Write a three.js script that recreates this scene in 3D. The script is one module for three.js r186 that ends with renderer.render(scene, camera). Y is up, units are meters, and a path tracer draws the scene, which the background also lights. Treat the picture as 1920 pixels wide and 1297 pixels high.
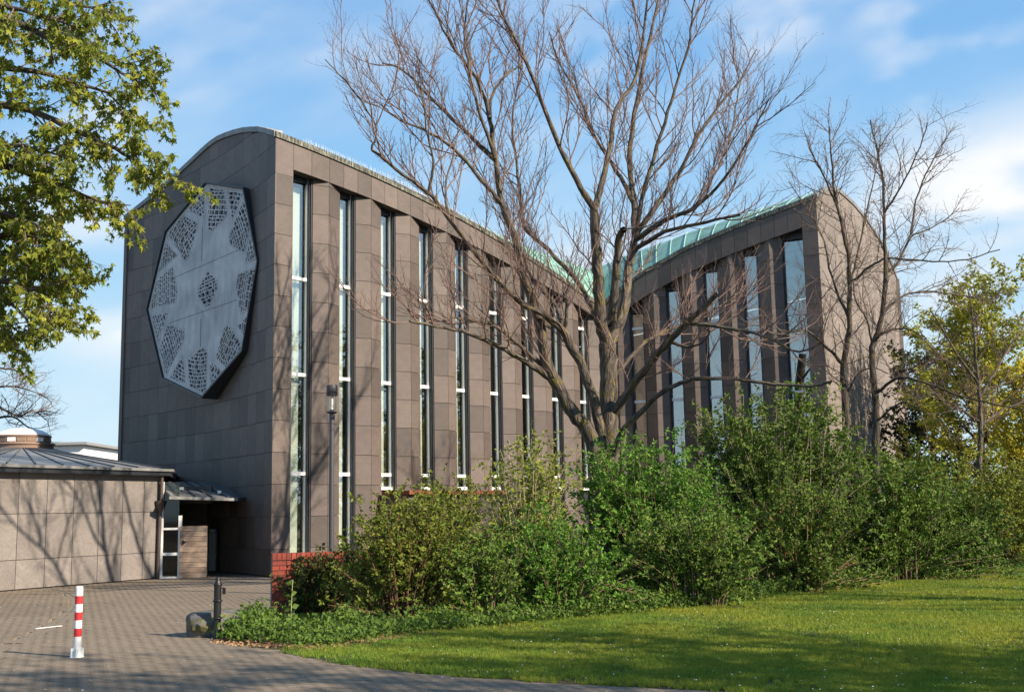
import * as THREE from 'three';
import { mergeGeometries } from 'three/addons/utils/BufferGeometryUtils.js';
import { ImprovedNoise } from 'three/addons/math/ImprovedNoise.js';

// ---------------------------------------------------------------- camera, sky, sun, exposure
const R2D = Math.PI / 180;
const scene = new THREE.Scene();
const camera = new THREE.PerspectiveCamera(33.705, 1024 / 691, 0.1, 2000);
camera.position.set(0, 1.729, 0);
camera.rotation.set(8.1726 * R2D, 0, -1.0642 * R2D);      // tilted up, held a degree off level
scene.add(camera);

const renderer = new THREE.WebGLRenderer({ antialias: true });
renderer.toneMapping = THREE.LinearToneMapping;
renderer.toneMappingExposure = 1.8;
renderer.shadowMap.enabled = true;
renderer.shadowMap.type = THREE.PCFSoftShadowMap;

const perlin = new ImprovedNoise();
function fbm(x, y, z, o = 4) { let a = 0, f = 1, g = 0.5; for (let i = 0; i < o; i++) { a += g * perlin.noise(x * f, y * f, z * f); f *= 2.03; g *= 0.5; } return a; }
const clamp = (x, a = 0, b = 1) => Math.min(b, Math.max(a, x));
const smooth = (a, b, x) => { const t = clamp((x - a) / (b - a)); return t * t * (3 - 2 * t); };
const lerp = (a, b, t) => a + (b - a) * t;

const SUN = new THREE.Vector3(0.734, 0.515, 0.442).normalize();
function makeSky() {
  const W = 2048, H = 1024, data = new Float32Array(W * H * 4);
  const stops = [[0, [0.66, 0.84, 0.95]], [4, [0.60, 0.81, 0.95]], [9, [0.46, 0.72, 0.93]], [15, [0.32, 0.60, 0.90]], [22, [0.225, 0.485, 0.84]], [32, [0.15, 0.37, 0.73]], [90, [0.07, 0.22, 0.52]]];
  for (let j = 0; j < H; j++) {
    const el = ((j + 0.5) / H - 0.5) * 180;
    for (let i = 0; i < W; i++) {
      const az = ((i + 0.5) / W - 0.5) * 2 * Math.PI, ce = Math.cos(el * R2D);
      const x = Math.cos(az) * ce, y = Math.sin(el * R2D), z = Math.sin(az) * ce;
      let c;
      if (el <= 0) c = [0.5, 0.6, 0.66];
      else {
        let k = 0; while (k < stops.length - 2 && el > stops[k + 1][0]) k++;
        const t = clamp((el - stops[k][0]) / (stops[k + 1][0] - stops[k][0]));
        c = [0, 1, 2].map((n) => lerp(stops[k][1][n], stops[k + 1][1][n], t));
        // drawn-out ice clouds over thin patches, both on a flat layer overhead
        const q = 1 / (y + 0.06), px = x * q, pz = z * q, warp = fbm(px * 0.5 + 7, pz * 0.5, 2.2, 3) * 1.2;
        const a = Math.atan2(x, -z) / R2D, su = a * 0.9 + el * 0.45, sv = el * 0.9 - a * 0.42;
        const patch = smooth(-0.08, 0.3, fbm(Math.cos(a * R2D) * 4 + 3, Math.sin(a * R2D) * 4, el * 0.09 + 2, 3));
        const fibre = smooth(-0.02, 0.5, fbm(su * 0.055 + warp * 0.3, sv * 0.2, 5.4, 6) + 0.14);
        const wisps = fibre * (0.25 + 0.75 * patch) * 0.62;
        const puffs = smooth(0.06, 0.42, fbm(a * 0.16 + 4, el * 0.3, 3.3, 6)) * 0.5 * patch;
        const soft = (A, E, sa, se) => Math.exp(-(((a - A) / sa) ** 2) - (((el - E) / se) ** 2));
        const bank = (1.25 * soft(25, 14.2, 6.5, 3.4) + 1.05 * soft(8, 11.2, 8, 2.7) + 0.8 * soft(-4, 9.5, 8, 2.2) + 0.7 * soft(-20, 8.6, 5, 1.1) + 0.45 * soft(-21, 13.5, 4, 1.6) + 0.75 * soft(-13, 24, 7, 2.6) * (0.3 + fibre) + 0.7 * soft(14, 24.5, 7, 1.6) * (0.3 + fibre)) * clamp(0.72 + 1.5 * fbm(a * 0.14, el * 0.42, 6.6, 6));
        const cover = clamp(wisps + puffs + bank * 0.95);
        const white = [0.95, 0.965, 0.98];
        c = c.map((v, n) => lerp(v, white[n], cover * smooth(0, 5, el)));
      }
      const o = (j * W + i) * 4; data[o] = c[0]; data[o + 1] = c[1]; data[o + 2] = c[2]; data[o + 3] = 1;
    }
  }
  const t = new THREE.DataTexture(data, W, H, THREE.RGBAFormat, THREE.FloatType);
  t.mapping = THREE.EquirectangularReflectionMapping; t.magFilter = THREE.LinearFilter; t.minFilter = THREE.LinearFilter; t.wrapS = THREE.RepeatWrapping; t.needsUpdate = true;
  return t;
}
scene.background = makeSky();
scene.environment = scene.background;
const SKY_GAIN = 0.58;
scene.backgroundIntensity = SKY_GAIN; scene.environmentIntensity = SKY_GAIN;

const sun = new THREE.DirectionalLight(new THREE.Color().setRGB(1.0, 0.86, 0.70), 5);
sun.position.copy(SUN).multiplyScalar(80).add(new THREE.Vector3(0, 0, -25));
sun.target.position.set(0, 0, -25);
sun.castShadow = true; sun.shadow.mapSize.set(4096, 4096);
Object.assign(sun.shadow.camera, { left: -50, right: 50, top: 50, bottom: -50, near: 1, far: 200 });
scene.add(sun, sun.target);

// ---------------------------------------------------------------- helpers
function rng(seed) { let s = seed | 0; return () => { s = (s + 0x6d2b79f5) | 0; let t = Math.imul(s ^ (s >>> 15), 1 | s); t = (t + Math.imul(t ^ (t >>> 7), 61 | t)) ^ t; return ((t ^ (t >>> 14)) >>> 0) / 4294967296; }; }
const V = (x, y, z) => new THREE.Vector3(x, y, z);
const taken = new Map();
function numbered(name) { const n = taken.get(name) ?? 0; taken.set(name, n + 1); return n ? name + '_' + String(n).padStart(3, '0') : name; }
function shadowed(o) { o.castShadow = true; o.receiveShadow = true; return o; }
function mesh(name, geometry, material, parent) { const m = shadowed(new THREE.Mesh(geometry, material)); m.name = name; if (parent) parent.add(m); return m; }
function thing(name, label, category, group, pos = [0, 0, 0], turn = 0) {
  const o = new THREE.Group(); o.name = numbered(name); o.userData = { label, category }; if (group) o.userData.group = group;
  o.position.set(...pos); o.rotation.y = turn; scene.add(o); return o;
}
function single(name, geometry, material, label, category, group) { const m = mesh(numbered(name), geometry, material, scene); m.userData = { label, category }; if (group) m.userData.group = group; return m; }
function structure(name, geometry, material) { const m = mesh(numbered(name), geometry, material, scene); m.userData = { kind: 'structure' }; return m; }
function copies(name, geometry, material, list, parent, tint) {       // list of Matrix4
  const m = shadowed(new THREE.InstancedMesh(geometry, material, list.length)); m.name = name;
  list.forEach((x, i) => m.setMatrixAt(i, x));
  if (tint) list.forEach((x, i) => m.setColorAt(i, tint[i]));
  (parent ?? scene).add(m); return m;
}
function boxUV(w, h, d, u0 = 0, v0 = 0) {                    // box with uv in metres
  const g = new THREE.BoxGeometry(w, h, d), uv = g.attributes.uv, dims = [[d, h], [d, h], [w, d], [w, d], [w, h], [w, h]];
  for (let i = 0; i < uv.count; i++) { const [a, b] = dims[Math.floor(i / 4)]; uv.setXY(i, uv.getX(i) * a + u0, uv.getY(i) * b + v0); }
  return g;
}
function slab(pts, depth, u0 = 0, v0 = 0, holes) {                  // flat polygon in x,y with its front at z = 0, going back by depth; uv in metres
  const s = new THREE.Shape(pts.map((p) => new THREE.Vector2(p[0], p[1])));
  if (holes) s.holes = holes.map((h) => new THREE.Path(h.map((p) => new THREE.Vector2(p[0], p[1]))));
  const g = new THREE.ExtrudeGeometry(s, { depth, bevelEnabled: false, steps: 1 }); g.translate(0, 0, -depth);
  const uv = g.attributes.uv; for (let i = 0; i < uv.count; i++) uv.setXY(i, uv.getX(i) + u0, uv.getY(i) + v0);
  return g;
}
function plan(pts, y0, y1) {                                        // plan polygon [x, z] raised from y0 to y1
  const s = new THREE.Shape(pts.map((p) => new THREE.Vector2(p[0], -p[1])));
  const g = new THREE.ExtrudeGeometry(s, { depth: y1 - y0, bevelEnabled: false }); g.rotateX(-Math.PI / 2); g.translate(0, y0, 0); return g;
}
function plain(g) { const h = g.index ? g.toNonIndexed() : g; for (const k of Object.keys(h.attributes)) if (!['position', 'normal', 'uv'].includes(k)) h.deleteAttribute(k); return h; }
const merged = (list) => mergeGeometries(list.map(plain), false);
function lathe(pts, n = 20) { return new THREE.LatheGeometry(pts.map((p) => new THREE.Vector2(p[0], p[1])), n); }
function bar(a, b, w, h) {                                          // square bar from a to b
  const A = V(...a), B = V(...b), L = A.distanceTo(B), g = boxUV(w, h, L);
  const m = new THREE.Matrix4().lookAt(A, B, Math.abs(B.y - A.y) > 0.99 * L ? V(1, 0, 0) : V(0, 1, 0)); m.setPosition(A.clone().add(B).multiplyScalar(0.5)); g.applyMatrix4(m); return g;
}
function tube(list, sides, out = []) {                              // list of polylines [[x,y,z,r],...] -> one geometry, uv in metres
  let nv = 0, ni = 0; for (const l of list) { const k = sides(l); nv += (k + 1) * l.length; ni += k * 6 * (l.length - 1) ; }
  const P = new Float32Array(nv * 3), N = new Float32Array(nv * 3), U = new Float32Array(nv * 2), I = new Uint32Array(ni);
  let v = 0, q = 0; const T = V(0, 0, 0), X = V(0, 0, 0), Y = V(0, 0, 0), prev = V(0, 0, 0);
  for (const l of list) {
    const k = sides(l), base = v; let len = 0; prev.set(0.31, 0.2, 0.93);
    for (let i = 0; i < l.length; i++) {
      const a = l[Math.max(0, i - 1)], b = l[Math.min(l.length - 1, i + 1)], p = l[i];
      T.set(b[0] - a[0], b[1] - a[1], b[2] - a[2]).normalize();
      X.copy(prev).addScaledVector(T, -prev.dot(T)); if (X.lengthSq() < 1e-4) X.set(T.y, -T.x, 0.01).addScaledVector(T, 0); X.normalize(); prev.copy(X); Y.crossVectors(T, X);
      if (i) len += Math.hypot(p[0] - l[i - 1][0], p[1] - l[i - 1][1], p[2] - l[i - 1][2]);
      for (let j = 0; j <= k; j++) {
        const t = (j / k) * 2 * Math.PI, c = Math.cos(t), s = Math.sin(t), nx = X.x * c + Y.x * s, ny = X.y * c + Y.y * s, nz = X.z * c + Y.z * s;
        P.set([p[0] + nx * p[3], p[1] + ny * p[3], p[2] + nz * p[3]], v * 3); N.set([nx, ny, nz], v * 3); U.set([(j / k) * 2 * Math.PI * p[3], len], v * 2); v++;
      }
    }
    for (let i = 0; i < l.length - 1; i++) for (let j = 0; j < k; j++) { const a = base + i * (k + 1) + j, b = a + k + 1; I.set([a, a + 1, b, b, a + 1, b + 1], q); q += 6; }
  }
  const g = new THREE.BufferGeometry(); g.setAttribute('position', new THREE.BufferAttribute(P, 3)); g.setAttribute('normal', new THREE.BufferAttribute(N, 3)); g.setAttribute('uv', new THREE.BufferAttribute(U, 2)); g.setIndex(new THREE.BufferAttribute(I, 1)); return g;
}
// ---------------------------------------------------------------- materials
function noiseTexture(size, fn, srgb = true) {
  const d = new Uint8Array(size * size * 4);
  for (let y = 0; y < size; y++) for (let x = 0; x < size; x++) { const c = fn(x / size, y / size, x, y), o = (y * size + x) * 4; for (let k = 0; k < 3; k++) d[o + k] = clamp(Array.isArray(c) ? c[k] : c) * 255; d[o + 3] = 255; }
  const t = new THREE.DataTexture(d, size, size); t.wrapS = t.wrapT = THREE.RepeatWrapping; t.magFilter = THREE.LinearFilter; t.minFilter = THREE.LinearMipmapLinearFilter; t.generateMipmaps = true; if (srgb) t.colorSpace = THREE.SRGBColorSpace; t.needsUpdate = true; return t;
}
// tileable fbm: sampled on a torus
function tfbm(u, v, f, seed, o = 5) { let a = 0, g = 0.5; for (let i = 0; i < o; i++) { const r = f / (2 * Math.PI), A = u * 2 * Math.PI, B = v * 2 * Math.PI; a += g * perlin.noise(Math.cos(A) * r + seed, Math.sin(A) * r + Math.cos(B) * r * 1.31, Math.sin(B) * r + seed * 0.7); f *= 2; g *= 0.55; } return a; }
const rt = rng(77);
const speck = new Float32Array(512 * 512).map(() => rt());
const stoneMap = noiseTexture(512, (u, v, x, y) => { const n = 0.88 + 0.13 * tfbm(u, v, 5, 3.1) + 0.12 * tfbm(u, v, 30, 8.4, 3) + 0.09 * (speck[y * 512 + x] - 0.5) + (speck[(y >> 1) * 512 + (x >> 1)] > 0.9985 ? 0.3 : 0); return [n, n * 0.995, n * 0.985]; });
const stoneBump = noiseTexture(512, (u, v, x, y) => 0.5 + 0.5 * tfbm(u, v, 30, 5.5, 3) + 0.25 * (speck[y * 512 + x] - 0.5), false);
function tiled(t, rx, ry = rx) { const c = t.clone(); c.repeat.set(rx, ry); c.needsUpdate = true; return c; }
const std = (r, g, b, o = {}) => new THREE.MeshStandardMaterial({ color: new THREE.Color().setRGB(r, g, b), roughness: 0.85, metalness: 0, ...o });
const stoneT = tiled(stoneMap, 0.55), stoneB = tiled(stoneBump, 0.9);
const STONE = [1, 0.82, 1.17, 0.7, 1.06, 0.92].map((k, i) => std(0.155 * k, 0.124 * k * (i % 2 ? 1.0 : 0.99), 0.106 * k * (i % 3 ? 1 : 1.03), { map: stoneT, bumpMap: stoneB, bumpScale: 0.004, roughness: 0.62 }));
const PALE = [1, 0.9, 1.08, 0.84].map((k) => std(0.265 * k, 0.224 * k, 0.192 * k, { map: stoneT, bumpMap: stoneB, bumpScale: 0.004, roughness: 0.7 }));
const M = {
  joint: std(0.045, 0.036, 0.03),
  paleStone: [1, 0.93, 1.06].map((k) => std(0.255 * k, 0.228 * k, 0.208 * k, { map: tiled(stoneMap, 0.42), bumpMap: stoneB, bumpScale: 0.004, roughness: 0.8 })),
  concrete: std(0.57, 0.57, 0.56, { map: tiled(noiseTexture(512, (u, v, x, y) => { const n = 0.9 + 0.2 * tfbm(u, v, 4, 13.1) + 0.1 * tfbm(u * 8 % 1, v, 3, 2.2, 4); return [n, n, n]; }), 0.3), roughness: 0.85 }),
  darkMetal: std(0.03, 0.033, 0.04, { roughness: 0.4, metalness: 0.3 }),
  jamb: std(0.035, 0.037, 0.042, { roughness: 0.45, metalness: 0.2 }),
  whiteMetal: std(0.80, 0.80, 0.78, { roughness: 0.45 }),
  whiteInside: std(0.82, 0.84, 0.80, { roughness: 0.8 }),
  inside: std(0.13, 0.12, 0.11),
  glass: new THREE.MeshPhysicalMaterial({ color: new THREE.Color().setRGB(0.975, 0.99, 0.972), transmission: 1, thickness: 0, roughness: 0.012, metalness: 0, ior: 2.33 }),
  innerGlass: new THREE.MeshPhysicalMaterial({ color: new THREE.Color().setRGB(0.975, 0.99, 0.975), transmission: 1, thickness: 0, roughness: 0.012, metalness: 0, ior: 1.95 }),
  blueGlass: std(0.03, 0.045, 0.11, { roughness: 0.2, metalness: 0 }),
  zinc: std(0.30, 0.30, 0.285, { roughness: 0.58, metalness: 0.3, map: tiled(noiseTexture(256, (u, v) => 0.85 + 0.3 * tfbm(u, v, 5, 21.2)), 0.35) }),
  coping: std(0.30, 0.30, 0.27, { roughness: 0.6, metalness: 0.25, map: tiled(noiseTexture(512, (u, v) => { const s = tfbm(u, v * 0.15, 60, 4.4, 3); const n = 0.62 + 0.95 * s + 0.2 * tfbm(u, v, 8, 3.3, 3); return [n, n * 1.0, n * 0.93]; }), 0.35, 0.5) }),
  copper: std(0.27, 0.46, 0.39, { roughness: 0.55, map: tiled(noiseTexture(256, (u, v) => { const n = 0.88 + 0.35 * tfbm(u, v, 6, 31.2); return [n * 0.95, n, n * 0.97]; }), 0.25) }),
  copperSeam: std(0.33, 0.5, 0.44, { roughness: 0.55 }),
  roofDark: std(0.10, 0.105, 0.11, { roughness: 0.5, metalness: 0.4 }),
  redPaint: std(0.52, 0.025, 0.03, { roughness: 0.45 }),
  whitePaint: std(0.78, 0.77, 0.74, { roughness: 0.5 }),
  blackIron: std(0.022, 0.022, 0.023, { roughness: 0.38, metalness: 0.4 }),
  lampGrey: std(0.085, 0.085, 0.095, { roughness: 0.45, metalness: 0.4 }),
  clearGlass: new THREE.MeshPhysicalMaterial({ color: new THREE.Color().setRGB(0.93, 0.95, 0.95), transmission: 1, thickness: 0, roughness: 0.06, ior: 1.45 }),
  rust: std(0.28, 0.09, 0.035, { map: tiled(stoneMap, 0.7) }),
  soil: std(0.085, 0.062, 0.042, { map: tiled(stoneMap, 0.3), bumpMap: tiled(stoneBump, 0.5), bumpScale: 0.02, roughness: 1 }),
};
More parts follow.
